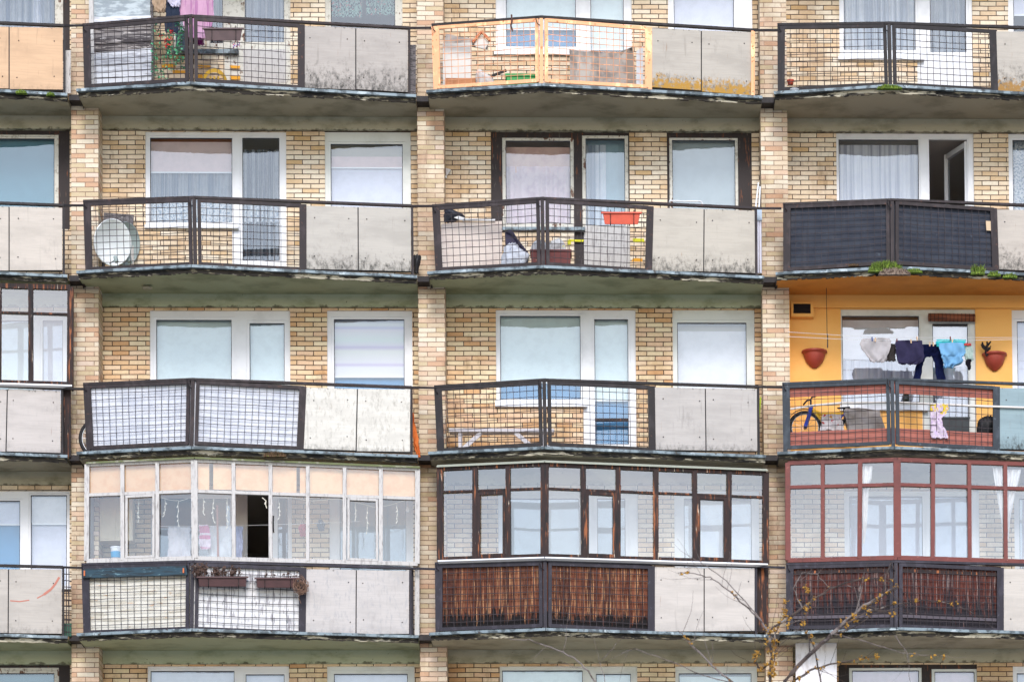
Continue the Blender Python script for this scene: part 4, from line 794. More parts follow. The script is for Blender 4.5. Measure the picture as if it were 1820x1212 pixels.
def leaf(mb, p, s, tilt=1.0):
    a = R(0, 6.28); d = Vector((math.cos(a), R(-.6, .6)*tilt, math.sin(a))).normalized()*s; n = Vector((R(-1, 1), R(-1, 1), R(-1, 1))).cross(d).normalized()*s*.42
    mb.add([p, p+d*.5+n, p+d, p+d*.5-n], [(0, 1, 2, 3)])
t = TH('flowering_vine', 'trailing green vine with red flowers hung inside the mesh of the top laundry balcony', 'plant', 300, 100, -.6)
st, lf = MB(), MB()
for (x0, y0, x1, y1) in [(272, 45, 274, 140), (276, 45, 282, 150), (285, 60, 296, 152), (300, 50, 303, 128), (305, 60, 312, 120), (320, 55, 318, 112), (318, 70, 324, 122), (300, 70, 290, 110), (312, 40, 330, 60), (280, 60, 330, 66), (296, 80, 322, 90)]:
    pts = [fr(1, lerp(x0, x1, k/7)+R(-2.5, 2.5), lerp(y0, y1, k/7), -.07+R(-.02, .02), 'L') for k in range(8)]; st.tube(pts, .004, 4)
    for k in range(26): q = pts[random.randrange(8)]; leaf(lf, lerp(q, pts[random.randrange(8)], R(0, .3))+Vector((R(-.025, .025), R(-.03, .03), R(-.04, .04))), R(.03, .055))
sub('stem', st, mat('vine_stem', S(70, 96, 60), (), .7), t); sub('foliage', lf, LEAF, t)
for x, y in [(286, 64), (304, 57), (305, 69), (298, 70), (296, 82), (300, 79), (295, 75)]:
    fl = MB(); p = fr(1, x, y, -.02, 'L')
    for k in range(9): leaf(fl, p+Vector((R(-.015, .015), R(-.02, 0), R(-.015, .015))), R(.025, .04))
    sub('flower', fl, RED, t)
tag(link('cane', MB().tube([fr(1, 280, 58, -.03, 'L'), fr(1, 289, 34, -.03, 'L')], .008, 5), DARKW), 'short dark cane sticking up to the top rail beside the vine', 'cane')
def planter(c, x0, x1, yt, yb, label, m_, o0=.03, o1=.19, inset=5, lip=3, group=None, seg='R', dy=0):
    t = thing('flower_box', label, 'flower box', fr(c, (x0+x1)/2, yb, o0, seg), group)
    P_ = lambda x, y, o: fr(c, x, y, o, seg)
    b = MB().hexa([P_(x0+inset, yb-dy, o1-.03), P_(x1-inset, yb+dy, o1-.03), P_(x1-1.5, yt+lip, o1-.006), P_(x0+1.5, yt+lip, o1-.006)], [P_(x0+inset, yb-dy, o0+.02), P_(x1-inset, yb+dy, o0+.02), P_(x1-1.5, yt+lip, o0), P_(x0+1.5, yt+lip, o0)])
    sub('box', b, m_, t, bevel=.006)
    rm = MB()
    A_, B_, C_, D_ = P_(x0, yt+lip/2, o1), P_(x1, yt+lip/2, o1), P_(x1, yt+lip/2, o0), P_(x0, yt+lip/2, o0)
    for a, b in ((A_, B_), (B_, C_), (C_, D_), (D_, A_)): rm.beam(a, b, .03, .022, (0, 0, 1), .008)
    sub('rim', rm, m_, t)
    br = MB()
    for k in (.22, .82): x = lerp(x0, x1, k); br.tube([P_(x, yt-3, o0-.02), P_(x, yt+lip, o1+.01), P_(x, yb-2, o1-.015), P_(x, yb+2, o1-.05), P_(x, yb+2, o0)], .008, 4)
    sub('bracket', br, BROWN2, t); return t
PLB = tex('dark_brown_plastic', S(92, 70, 72), .8, rough=.5); PLO = tex('orange_plastic', S(224, 92, 66), .85, rough=.45); PLR = tex('brown_red_plastic', S(82, 50, 52), .8, rough=.5)
planter(1, 361, 432, 50, 73, 'long dark brown flower box hung on the brown rail before the pink laundry', PLB)
planter(2, 1070, 1139, 377, 399, 'empty orange flower box hung on the brown rail', PLO)
planter(1, 351, 440, 1024, 1042, 'brown flower box with upright dead stems, next to the centre post', PLR, inset=3); planter(1, 454, 530, 1026, 1044, 'brown flower box with sparse dead stems, nearer the grey boards', PLR, inset=3)
DRY = mat('dry_stems', S(108, 84, 74), [dict(c=S(70, 52, 48), sc=20, lo=.45, hi=.6)], .9)
def dryplant(label, x0, x1, yt, yb, n, leafy=.5, off=.11):
    t = thing('dead_plant', label, 'plant', fr(1, (x0+x1)/2, yb, off, 'R')); s, l = MB(), MB()
    for k in range(n):
        x = R(x0, x1); p = fr(1, x, yb, off+R(-.04, .04), 'R'); h = R(.4, 1); q = fr(1, x+R(-4, 4), lerp(yb, yt, h), off+R(-.05, .05), 'R'); mid = lerp(p, q, .55)+Vector((R(-.02, .02), 0, 0)); s.tube([p, mid, q], .0035, 4)
        for i in range(int(6*leafy)+1): leaf(l, lerp(mid, q, R(0, 1))+Vector((R(-.012, .012), R(-.02, .02), 0)), R(.02, .045))
    sub('stem', s, DRY, t); sub('foliage', l, DRY, t)
dryplant('bushy dead plants in the flower box beside the centre post', 345, 365, 998, 1026, 26, 1.4); dryplant('row of dead upright stems in the flower box beside the centre post', 375, 428, 1006, 1026, 46, 1.0); dryplant('few dead wisps in the flower box nearer the grey boards', 470, 526, 1013, 1028, 14, .3)
t = thing('dead_plant', 'tangled ball of dead stems trailing off the end of the flower box', 'plant', fr(1, 533, 1045, .2, 'R')); s = MB()
for k in range(46):
    c0 = fr(1, 534+R(-5, 5), 1040+R(-6, 6), .17+R(-.08, .08), 'R'); a = R(0, 6.28); pts = [c0+Vector((math.cos(a+i*.9)*R(.04, .1), R(-.05, .05), math.sin(a+i*.9)*R(.05, .12))) for i in range(5)]; s.tube(pts, .004, 4)
s.tube([fr(1, 533, 1052, .2), fr(1, 531, 1062, .18), fr(1, 535, 1072, .16)], .004, 4); sub('stem', s, mat('tan_dry_stems', S(142, 110, 92), (), .9), t)
YPL = tex('yellow_plastic', S(244, 188, 40), .9, rough=.4)
t = TH('plastic_chair', 'yellow plastic garden chair half hidden behind the brown rail', 'chair', 381, 150, .0)
def chair_back(u, v):
    a = lerp(math.pi*1.02, -math.pi*.02, u); p = W(381.5, 152, .0); rr = lerp(.155, .205, v); hh = lerp(.185, .245, v); return (p.x+math.cos(a)*rr, -.02-.03*math.sin(a), p.z+.0+math.sin(a)*hh)
cb = MB().grid(chair_back, 20, 4); cp = W(381.5, 152, 0); z0 = zs[0]
for k in (-.06, 0, .06): cb.beam(Vector((cp.x+k, -.03, cp.z-.02)), Vector((cp.x+k, -.03, cp.z+.13)), .03, .012)
sub('backrest', cb, YPL, t); sub('seat', MB().box(cp.x-.21, cp.x+.21, -.02, .36, cp.z-.06, cp.z-.03), YPL, t, bevel=.01)
for dx, dy in ((-.19, 0), (.19, 0), (-.19, .34), (.19, .34)): sub('leg', MB().beam((cp.x+dx, dy, z0), (cp.x+dx*.95, dy, cp.z-.05), .035, .035), YPL, t)
YP = mat('yellow_brush_paint', S(244, 172, 48), (), .8); YG = mat('acid_yellow_paint', S(222, 214, 40), (), .8)
def patch(boxes, mt, Y=YW):
    for x0, y0, x1, y1 in boxes:
        a = [W(x0+R(-1, 1), y0, Y-.004), W(x1+R(-2, 2), y0+R(0, 1), Y-.004), W(x1+R(-1, 1), y1, Y-.004), W(x0+R(-2, 2), y1+R(-1, 0), Y-.004)]; part('paint_patch', MB().quad(*a, .0035), mt)
patch([(287, 114.5, 311, 121.5), (306, 125, 333, 131.5), (351, 116, 375, 122), (351, 133, 361, 140), (409, 116.5, 425, 122.5), (409, 134, 426, 142)], YP); patch([(1011, 425.5, 1036, 430), (1008, 427, 1014, 436), (1124, 424, 1145, 430)], YG); patch([(1124, 459, 1142, 465)], YP)
fl = MB(); p = W(421, 80, .3)
for k in range(30): leaf(fl, p+Vector((R(-.06, .06), R(-.05, .05), R(-.05, .05))), .03)
tag(link('artificial_flowers', fl, mat('mixed_petals', S(96, 96, 190), [dict(c=S(214, 80, 120), sc=30, lo=.5, hi=.52), dict(c=S(236, 228, 230), sc=32, lo=.58, hi=.6, seed=3)], .7)), 'small bunch of blue and pink flowers on the window ledge', 'flowers')

# orange-railed balcony
PAPER = tex('white_board', S(242, 238, 232), .95); CARD = mat('grey_cardboard', S(184, 174, 166), [dict(c=S(150, 140, 134), sc=5, lo=.45, hi=.65), dict(c=S(206, 198, 190), sc=3, st=(1, 1, .3), lo=.55, hi=.65)], .9)
tag(link('upright_board', poly([(787, 78), (838, 76), (838, 172), (787, 172)], -.30, .05), PAPER, bevel=.004), 'tall white panel leaning at the left of the orange railed balcony', 'panel')
tag(link('cardboard_sheet', poly([(793, 60), (815, 66), (842, 69), (838, 75), (866, 76), (868, 89), (840, 84), (838, 77), (789, 78)], -.22, .012), CARD), 'torn pale sheet sticking out above the white panel', 'sheet')
t = TH('roof_piece', 'small gabled white box with orange chequered edges leaning by the white panel', 'box', 855, 76, -.28)
g0_, g1_, g2_ = W(840, 76, -.28), W(856, 57, -.28), W(871, 73, -.28); CHK = mat('orange_check', S(214, 112, 66), [dict(c=S(240, 176, 130), sc=30, lo=.5, hi=.53)], .7)
sub('edge', MB().beam(g0_, g1_, .035, .05), CHK, t); sub('edge', MB().beam(g1_, g2_, .035, .05), CHK, t); sub('body', poly([(842, 78), (856, 63), (869, 76), (862, 88), (846, 84)], -.26, .03), PAPER, t)
t = TH('wooden_crate', 'low orange wooden crate behind the orange railing', 'crate', 817, 150, -.40)
CR = tex('orange_wood', S(206, 138, 92), .75); a, b = W(791, 131, -.42), W(845, 127, -.42); zb = zs[0]+.01
for (x0, x1, y0, y1) in ((a.x, b.x, -.42, -.405), (a.x, b.x, -.16, -.145), (a.x, a.x+.015, -.40, -.165), (b.x-.015, b.x, -.40, -.165)):
    sub('side', MB().box(x0, x1, y0, y1, zb+.02, (a.z+b.z)/2-(0 if y0 > -.2 else .09)), CR, t)
sub('base', MB().box(a.x, b.x, -.42, -.145, zb, zb+.018), CR, t)
def bag(name, label, pts, Y, d, c, cat='bag', ls=()):
    """a soft slumped bag: a lumpy closed skin through pixel outline rows"""
    mt = mat(name+'_skin_%d' % len(bpy.data.materials), c, [dict(c=tuple(x*.78 for x in c[:3])+(1,), sc=9, lo=.45, hi=.62)]+list(ls), .6); n = len(pts)-1; ph = R(0, 6)
    def fn(u, v):
        k = min(int(v*n), n-1); t = v*n-k; y, a, b = [lerp(pts[k][i], pts[k+1][i], t) for i in range(3)]; th = u*2*math.pi
        rr = 1+.07*math.sin(5*th+6*v+ph)+.05*math.sin(9*th-11*v); p = W((a+b)/2-math.cos(th)*(b-a)/2*rr, y, Y); return (p.x, Y-math.sin(th)*d*rr*(.4+.6*math.sin(math.pi*min(max(v, .12), .95))), p.z+.012*math.sin(7*th+ph))
    return tag(link(name, MB().grid(fn, 30, 16), mt, smooth=True), label, cat)
bag('plastic_bag', 'crumpled white plastic bag beside the orange crate', [(126, 848, 855), (132, 846, 862), (140, 846, 876), (156, 846, 882)], -.40, .1, S(236, 230, 228))
t = TH('hand_brush', 'dark handled brush lying against the green box', 'brush', 882, 136, -.4); sub('handle', MB().beam(W(868, 138, -.4), W(900, 125.5, -.4), .035, .03), DARKW, t); sub('head', MB().beam(W(864, 146, -.4), W(872, 136, -.4), .09, .06), DARKW, t)
t = TH('plastic_crate', 'green plastic box behind the orange railing', 'box', 930, 150, -.5); GRN = tex('green_plastic', S(34, 160, 70), .8, rough=.45)
sub('box', stand(900, 134, 955, -.56, .3, 0), GRN, t, bevel=.012); sub('rim', MB().box(W(898, 134, -.57).x, W(957, 134, -.57).x, -.575, -.245, W(925, 134, -.57).z-.02, W(925, 131, -.57).z), GRN, t, bevel=.005)
tag(link('cardboard_sheet', poly([(1012, 89), (1040, 92), (1065, 92), (1062, 170), (1014, 170)], -.35, .015), CARD), 'grey cardboard sheet, left one in the orange railed balcony', 'cardboard')
tag(link('cardboard_sheet', poly([(1065, 96), (1078, 93), (1098, 92), (1104, 100), (1112, 90), (1116, 170), (1062, 170)], -.42, .015), CARD), 'grey cardboard sheet with a notched top edge in the orange railed balcony', 'cardboard')
tag(link('cardboard_sheet', poly([(1096, 96), (1108, 90), (1124, 84), (1131, 150), (1130, 170), (1108, 170)], -.38, .015), mat('dirty_cardboard', S(160, 148, 138), [dict(c=S(84, 74, 68), sc=6, g=(2, .5, 1, .4), lo=.4, hi=.6)], .9)), 'dirty cardboard sheet with a raised corner in the orange railed balcony', 'cardboard')
tag(link('upright_board', poly([(1131, 92), (1143, 82), (1143, 170), (1131, 170)], -.42, .02), tex('pale_blue_board', S(226, 232, 240), .94)), 'narrow white panel at the right of the orange railed balcony', 'panel')
tag(link('clothes_hook', MB().tube([fr(2, 909, 27, .05, 'L'), fr(2, 910, 38, .06, 'L'), fr(2, 908, 46, .05, 'L'), fr(2, 911, 56, .05, 'L')], .014, 5), mat('rusty_iron', S(92, 60, 52), (), .8)), 'rusty iron hook over the top rail of the orange railing', 'hook')

# second row, left: satellite dishes
DSH = tex('dish_enamel', S(248, 250, 252, .98), .95, rough=.4); DSG = tex('dish_back_grey', S(176, 190, 190), .9)
def dish(label, px, py, rad, ax, Y, m1):
    t = TH('satellite_dish', label, 'satellite dish', px, py, Y, 'satellite dishes on the brown railed balcony'); c = W(px, py, Y); ax = Vector(ax).normalized()
    prof = [(rad*k/8, .16*rad*(k/8)**2*2) for k in range(9)]; o = MB().lathe(prof, c-ax*.16*rad, ax, 36); o.lathe([(rad, .32*rad), (rad*1.03, .32*rad-.004), (rad*1.02, .32*rad-.02), (rad*.99, .32*rad-.02)], c-ax*.16*rad, ax, 36)
    sub('reflector', o, m1, t, smooth=True)
    s = Vector((0, 0, -1)); s = (s-ax*s.dot(ax)).normalized(); e = c+ax*rad*.55+s*rad*.75
    sub('arm', MB().tube([c+s*rad*.98, e], .010, 6), DSG, t); sub('receiver', MB().lathe([(.001, -.05), (.03, -.05), (.035, 0), (.03, .05), (.001, .055)], e, (c-e), 12), DSG, t)
    sub('mount', MB().tube([c-ax*.06, c-ax*.2, Vector((c.x-ax.x*.2, Y+.22, zs[1]+.01))], .025, 8), BROWN2, t)
dish('large white satellite dish, front one of two behind the brown mesh', 197, 431, .345, (1.0, -1, -.32), -.18, DSH)
dish('grey satellite dish half hidden behind the white one', 219, 433, .32, (1.1, -.75, -.3), .2, DSG)
tag(link('shelf_board', MB().beam(W(184, 390, .35), W(237, 394, .35), .05, .2, (0, 0, 1)), GREYWD), 'thin grey board above the satellite dishes', 'board')
tag(link('leaning_board', poly([(206, 396), (236, 398), (238, 470), (206, 470)], .38, .02), tex('pale_panel', S(214, 206, 202), .9)), 'pale board standing behind the satellite dishes', 'board')
bag('black_bag', 'black bag hanging at the end of the mouldy white boards near the brick pier', [(454, 735, 748), (462, 734, 748), (474, 736, 745), (486, 736, 743)], -.25, .07, S(30, 28, 32))

# second row, middle
tag(link('white_board', poly([(784, 399), (800, 396), (892, 393), (893, 500), (784, 500)], -.32, .03), mat('pinkish_white_board', S(238, 222, 212), [dict(c=S(222, 204, 196), sc=3, lo=.45, hi=.65)], .8), bevel=.004), 'large pinkish white board behind the mesh left of the striped bag', 'board')
bag('black_bag', 'black plastic bag on top of the pinkish white board', [(370, 790, 797), (376, 790, 808), (384, 789, 826), (395, 790, 806)], -.30, .08, S(40, 42, 54))
tag(link('white_pole', MB().beam(W(808, 385, -.34), W(826, 391, -.34), .05, .03).beam(W(824, 391, -.34), W(880, 391, -.34), .03, .03), PVC), 'bent white strip lying on the pinkish board', 'strip')
NAVY = tex('navy_fabric', S(58, 52, 82), .8)
t = TH('backpack', 'navy blue bag strap bundle behind the mesh', 'bag', 915, 445, -.3); sub('body', poly([(897, 411), (910, 408), (920, 424), (938, 447), (936, 462), (920, 452), (898, 436)], -.34, .12), NAVY, t, bevel=.02); sub('strap', MB().tube([W(900, 412, -.36), W(912, 418, -.37), W(932, 446, -.37)], .012, 6), tex('dark_strap', S(40, 36, 58)), t)
bag('plastic_bag', 'white and blue plastic bag in front of the navy bag', [(434, 905, 918), (442, 896, 922), (452, 894, 941), (462, 892, 940), (474, 890, 936), (492, 890, 930)], -.52, .12, S(220, 224, 236), ls=[dict(c=S(120, 128, 160), sc=12, lo=.60, hi=.66)])
t = TH('wooden_box', 'dark red box with scuffed paint under white bags', 'box', 980, 480, -.5); BX = mat('scuffed_red_paint', S(120, 66, 64), [dict(c=S(226, 190, 160), sc=10, lo=.62, hi=.66, det=8)], .8)
sub('body', stand(944, 447, 1014, -.60, .35, 1), BX, t, bevel=.006); sub('lid', MB().box(W(942, 447, -.61).x, W(1016, 447, -.61).x, -.615, -.245, W(980, 447, -.6).z, W(980, 445, -.6).z+.01), BX, t)
bag('plastic_bag', 'clear grey plastic bag on the dark red box, left', [(428, 955, 962), (434, 946, 972), (446, 944, 974)], -.45, .09, S(214, 214, 220)); bag('plastic_bag', 'white plastic bag with a yellow corner on the dark red box, right', [(426, 992, 996), (432, 976, 1002), (446, 974, 1006)], -.45, .09, S(226, 226, 230), ls=[dict(c=S(220, 210, 60), sc=14, lo=.62, hi=.65)])
tag(link('wall_ornament', MB().lathe([(.004, 0), (.02, .03), (.05, .11), (.002, .06)], W(793, 313, YW-.03), (.3, -.2, 1), 7).lathe([(.02, -.03), (.012, 0)], W(793, 313, YW-.03), (.3, -.2, 1), 7), PVC), 'small white shuttlecock shaped ornament on the brick wall', 'ornament')
tag(link('wire_rack', MB().tube([fr(2, 1188, 364, .02, 'R'), fr(2, 1190, 357, .0, 'R'), fr(2, 1215, 358, .0, 'R'), fr(2, 1246, 358, .0, 'R'), fr(2, 1250, 366, .02, 'R')], .012, 6), PVC), 'bent white wire frame on the rail above the speckled boards', 'rack')
t = TH('pipe_bundle', 'bundle of white plastic pipes standing beside the speckled boards', 'pipes', 1347, 480, -.2)
for i, (x0, y0, x1) in enumerate(((1342.5, 374, 1343), (1347, 376, 1347), (1351, 374, 1352))): sub('pipe', MB().tube([W(x0, y0, -.2), W(x1, 486, -.2)], .019, 8), tex('lilac_white_pipe', S(232, 230, 244), .93), t)
sub('wrap', MB().box(W(1341, 370, -.23).x, W(1354, 370, -.23).x, -.235, -.165, W(1347, 393, -.2).z, W(1347, 371, -.2).z), tex('pale_blue_wrap', S(200, 214, 230)), t)
t = TH('leaning_sticks', 'two white sticks leaning on the brick pier above the pipe bundle', 'sticks', 1346, 372, -.1)
for a, b in (((1343, 370), (1348, 325)), ((1349, 370), (1351, 332))): sub('stick', MB().tube([W(*a, -.12), W(*b, -.02)], .013, 6), PVC, t)

# third row, left: wheel, orange cloth
def wheel(t, c, rad, tyre=.03, ax=(0, 1, 0), sp=18):
    o = MB().lathe([(rad+tyre*math.cos(a*.785), tyre*math.sin(a*.785)) for a in range(9)], c, ax, 40); o = sub('wheel', o, tex('black_rubber', S(34, 32, 36), .8), t, smooth=True)
    link('rim', MB().lathe([(rad-.03, -.014), (rad-.008, -.016), (rad-.008, .016), (rad-.03, .014), (rad-.03, -.014)], c, ax, 40), tex('bright_rim', S(210, 214, 220), .9, rough=.3, metal=.6), o)
    s = MB(); c = Vector(c); axv = Vector(ax).normalized(); u = axv.cross(Vector((0, 0, 1))).normalized(); v = Vector((0, 0, 1))
    for k in range(sp): a = 2*math.pi*k/sp; s.tube([c+axv*.02*(1 if k % 2 else -1), c+(u*math.cos(a)+v*math.sin(a))*(rad-.02)], .0022, 3)
    s.lathe([(.02, -.04), (.02, .04)], c, ax, 10); link('spokes', s, mat('spoke_steel', S(170, 170, 176), (), .35, .7), o); return o
pc = W(176, 770, -.38)
t = thing('bicycle', 'black tyred bicycle mostly hidden behind the white sheeting', 'bicycle', (pc.x, -.3, zs[2])); pc.z = zs[2]+.335
wheel(t, (pc.x, -.25, pc.z), .30); wheel(t, (pc.x+1.02, -.25, pc.z), .30)
GF = tex('dark_bike_paint', S(52, 54, 62), .8, rough=.4); sub('frame', MB().tube([(pc.x+.16, -.25, pc.z+.42), (pc.x+.45, -.25, pc.z-.03), (pc.x+1.02, -.25, pc.z), (pc.x+.62, -.25, pc.z+.45), (pc.x+.16, -.25, pc.z+.40)], .018, 8).tube([(pc.x+.62, -.25, pc.z+.47), (pc.x+.45, -.25, pc.z-.03)], .018, 8), GF, t)
sub('fork', MB().tube([(pc.x+.16, -.25, pc.z+.46), (pc.x+.03, -.25, pc.z)], .018, 8), GF, t)
sub('handlebar', MB().tube([(pc.x+.15, -.32, pc.z+.44), (pc.x+.12, -.25, pc.z+.47), (pc.x+.15, -.14, pc.z+.44)], .014, 8), GF, t); sub('saddle', MB().box(pc.x+.52, pc.x+.76, -.31, -.19, pc.z+.44, pc.z+.48), GF, t, bevel=.02)
tag(link('orange_cloth', rowcloth([(733, 732, 735), (752, 732, 738), (775, 733, 743), (790, 735, 743), (800, 738, 747), (812, 743, 748)], -.28, .012, .03, fold=2), cloth('orange_fabric', S(244, 138, 76), S(214, 108, 56), .2), smooth=True), 'orange cloth hanging beside the peeling white boards', 'cloth')
# third row, middle: trestle
WT = tex('white_lacquer', S(236, 228, 232), .94)
t = TH('folding_trestle', 'white folding trestle bench standing against the brick wall', 'trestle', 880, 800, .25)
sub('top', MB().beam(W(799, 767, .15), W(985, 767.5, .15), .05, .22, (0, 1, 0)), WT, t)
for x in (818, 965): sub('leg', MB().beam(W(x, 768, .1), Vector((W(x, 768, .1).x, .1, zs[2])), .06, .03), WT, t)
for a, b in (((855, 769), (818, 802)), ((916, 769), (953, 800))): sub('brace', MB().beam(W(*a, .08), W(*b, .08), .065, .02), WT, t)
tag(link('white_plank', MB().quad(W(853, 794, .02), W(1022, 788, .02), W(1022, 806, .02), W(853, 806, .02), .03), WT), 'white plank lying on the floor under the trestle', 'plank')
tag(link('green_stick', MB().tube([W(1350, 812, -.15), W(1347, 770, -.12), W(1352, 706, -.08)], .012, 6), tex('lime_plastic', S(196, 214, 40), .9)), 'lime green stick standing beside the cement boards', 'stick')

# third row, right: yellow balcony
t = TH('bicycle', 'small blue and yellow bicycle behind the blue grey railing', 'bicycle', 1470, 790, -.12); BLU = tex('blue_bike_paint', S(44, 70, 190), .85, rough=.35); YEL = tex('yellow_bike_paint', S(244, 190, 40), .9, rough=.35); BLK = tex('black_plastic', S(34, 34, 40), .8, rough=.5)
fw = W(1431, 760, -.12); rw = W(1522, 764, -.12); wheel(t, fw, .235, .032); wheel(t, rw, .235, .032)
hd, st_, bb = W(1441, 724, -.12), W(1499, 735, -.12), W(1478, 770, -.12)
sub('fork', MB().tube([W(1442, 722, -.16), W(1438, 738, -.16), fw+Vector((0, -.04, 0))], .03, 8).tube([W(1442, 722, -.08), W(1438, 738, -.08), fw+Vector((0, .04, 0))], .03, 8), BLU, t)
sub('frame', MB().tube([hd, lerp(hd, bb, .5), bb], .034, 8).tube([W(1443, 728, -.12), W(1460, 736, -.12), st_], .028, 8), YEL, t); sub('mudguard', MB().grid(lambda u, v: (fw.x+math.cos(math.radians(lerp(-20, 150, u)))*.29, fw.y+lerp(-.035, .035, v), fw.z+math.sin(math.radians(lerp(-20, 150, u)))*.29), 16, 2), BLK, t); sub('rear_frame', MB().tube([st_, bb, rw, st_], .018, 8), BLU, t)
sub('handlebar', MB().tube([W(1428, 719, -.3), W(1434, 712, -.24), W(1441, 710, -.12), W(1443, 706, -.02), W(1450, 704, .1)], .014, 8).tube([W(1441, 710, -.12), W(1441, 724, -.12)], .016, 6), BLK, t)
sub('saddle', MB().hexa([W(1487, 724, -.18), W(1511, 722, -.22), W(1511, 727, -.2), W(1489, 727, -.17)], [W(1487, 724, -.06), W(1511, 722, -.02), W(1511, 727, -.04), W(1489, 727, -.07)]), BLK, t, bevel=.012); sub('seat_post', MB().tube([W(1500, 727, -.12), st_], .014, 8), BLK, t)
garment('floral_bag', [(736, 1462, 1494), (748, 1460, 1497), (764, 1458, 1501)], -.26, S(240, 232, 234), 'white bag with red flowers hung on the small bicycle', 'bag', .014, .08, 'belongings on the yellow balcony', [dict(c=S(214, 88, 86), sc=13, lo=.60, hi=.63), dict(c=S(232, 176, 70), sc=12, lo=.63, hi=.66, seed=4)])
garment('grey_cover', [(725, 1502, 1530), (729, 1500, 1564), (745, 1503, 1568), (766, 1507, 1574)], -.24, S(190, 182, 178), 'grey cloth cover draped over the rear of the small bicycle', 'cover', .02, .2, 'belongings on the yellow balcony')
t = TH('wall_vent', 'dark rectangular vent in a yellow frame high on the yellow wall', 'vent', 1427, 560, YW)
VY = .36
r_ = px_rect(1406, 537, 1446, 563, VY); ri = px_rect(1410, 539.5, 1441, 557, VY)
sub('frame', MB().holes([r_], [ri], VY, YW-.002), YELLOW, t)
sl_ = MB()
for k in range(7): z = lerp(ri[1], ri[3], (k+.5)/7); sl_.beam((ri[0], VY+.02, z), (ri[2], VY+.02, z), .018, .012, (0, -1, 1))
sub('grille', sl_, mat('black_grille', S(40, 30, 34), (), .8), t); sub('back', MB().box(ri[0], ri[2], VY+.035, VY+.05, ri[1], ri[3]), mat('vent_dark', S(20, 16, 18), (), .9), t)
t = TH('hanging_cord', 'thin dark cord hanging in front of the yellow wall', 'cord', 1470, 600, .1); sub('cord', MB().tube([W(1468.5, 500, .0), W(1469.5, 560, .0), W(1470, 593, .0)], .005, 5), DARKW, t); sub('cord_end', MB().tube([W(1470, 593, .0), W(1471, 596, .0), W(1471, 618, .0)], .009, 5), DARKW, t)
TER = tex('terracotta_plastic', S(178, 76, 60), .88, rough=.4)
def bowl(label, x0, x1, yt, yb):
    t = TH('wall_planter', label, 'planter', (x0+x1)/2, yt, YW, 'half bowl planters on the yellow wall'); c = W((x0+x1)/2, yt, YW-.1); c.y = YW-.003; rr = (W(x1, yt, YW-.1)-W(x0, yt, YW-.1)).length/2; hh = (W(x0, yt, YW-.1)-W(x0, yb, YW-.1)).length
    kw = dict(n=24, arc=math.pi, ref=(-1, 0, 0)); dn = (0, 0, -1)
    sub('bowl', MB().lathe([(rr*.86, .02), (rr*.82, hh*.3), (rr*.66, hh*.62), (rr*.4, hh*.84), (.03, hh)], c, (0, 0, -1), n=24, arc=-math.pi, ref=(-1, 0, 0)), TER, t, smooth=True)
    sub('rim', MB().lathe([(rr*.8, -.005), (rr, -.005), (rr, .022), (rr*.9, .03), (rr*.84, .05)], c, (0, 0, -1), n=24, arc=-math.pi, ref=(-1, 0, 0)), TER, t, smooth=True)
    sub('soil', MB().lathe([(.001, .03), (rr*.85, .03)], c, (0, 0, -1), n=24, arc=-math.pi, ref=(-1, 0, 0)), mat('potting_soil', S(60, 44, 36), (), .9), t); return c
bowl('empty terracotta half bowl planter left of the laundry', 1425, 1471, 622, 652); cb_ = bowl('terracotta half bowl planter with a dead black stump right of the laundry', 1746, 1791, 627, 657)
tw = MB()
for a, b in (((1755, 632), (1752, 618)), ((1752, 620), (1744, 612)), ((1752, 620), (1746, 608)), ((1753, 618), (1754, 607)), ((1753, 619), (1761, 607)), ((1754, 622), (1761, 615)), ((1753, 626), (1759, 620))): tw.tube([W(*a, .36), lerp(W(*a, .36), W(*b, .36), .5)+Vector((R(-.02, .02), 0, 0)), W(*b, .36)], [.028, .02, .012], 6)
tag(link('dead_plant', tw, mat('charred_stem', S(36, 28, 32), (), .9)), 'stubby black dead plant standing in the right half bowl planter', 'plant')
t = TH('bamboo_blind', 'rolled up brown bamboo blind above the yellow balcony door', 'blind', 1691, 565, YW-.05); BAM = mat('brown_bamboo', S(150, 84, 54), [dict(c=S(90, 52, 40), sc=4, st=(.4, 8, 8), lo=.45, hi=.6)], .7)
a, b = W(1650, 564, YW-.07), W(1733, 565, YW-.07); sub('roll', MB().tube([a, b], .062, 14), BAM, t, smooth=True)
bd = MB()
for k in range(12): p = lerp(a, b, (k+.5)/12); bd.tube([p-Vector((.004, 0, 0)), p+Vector((.004, 0, 0))], .065, 14)
sub('binding', bd, mat('binding_thread', S(58, 40, 34), (), .8), t)
LY = -.30
ln = [W(1400, 598, LY), W(1500, 603, LY), W(1620, 606, LY), W(1720, 605, LY), W(1850, 602, LY)]
tag(link('laundry_line', MB().tube(ln, .0035, 4), PVC), 'washing line across the yellow balcony', 'clothesline'); tag(link('laundry_line', MB().tube([W(1400, 590, -.1), W(1560, 600, -.1), W(1850, 600, -.1)], .0035, 4), PVC), 'empty second washing line behind the laundry on the yellow balcony', 'clothesline')
gy = 'laundry on the yellow balcony'
garment('grey_shirt', [(601, 1533, 1580), (604, 1530, 1583), (612, 1529, 1584), (620, 1532, 1583), (630, 1539, 1577), (638, 1544, 1575), (643, 1548, 1570)], LY, S(200, 194, 196), 'light grey shirt hung over the line, leftmost', 'shirt', .017, .03, gy)
garment('dark_cloth', [(611, 1583, 1592), (625, 1579, 1592), (641, 1574, 1592)], LY+.08, S(74, 70, 70), 'dark olive cloth between the grey and the navy shirt', 'cloth', .01, .03, gy)
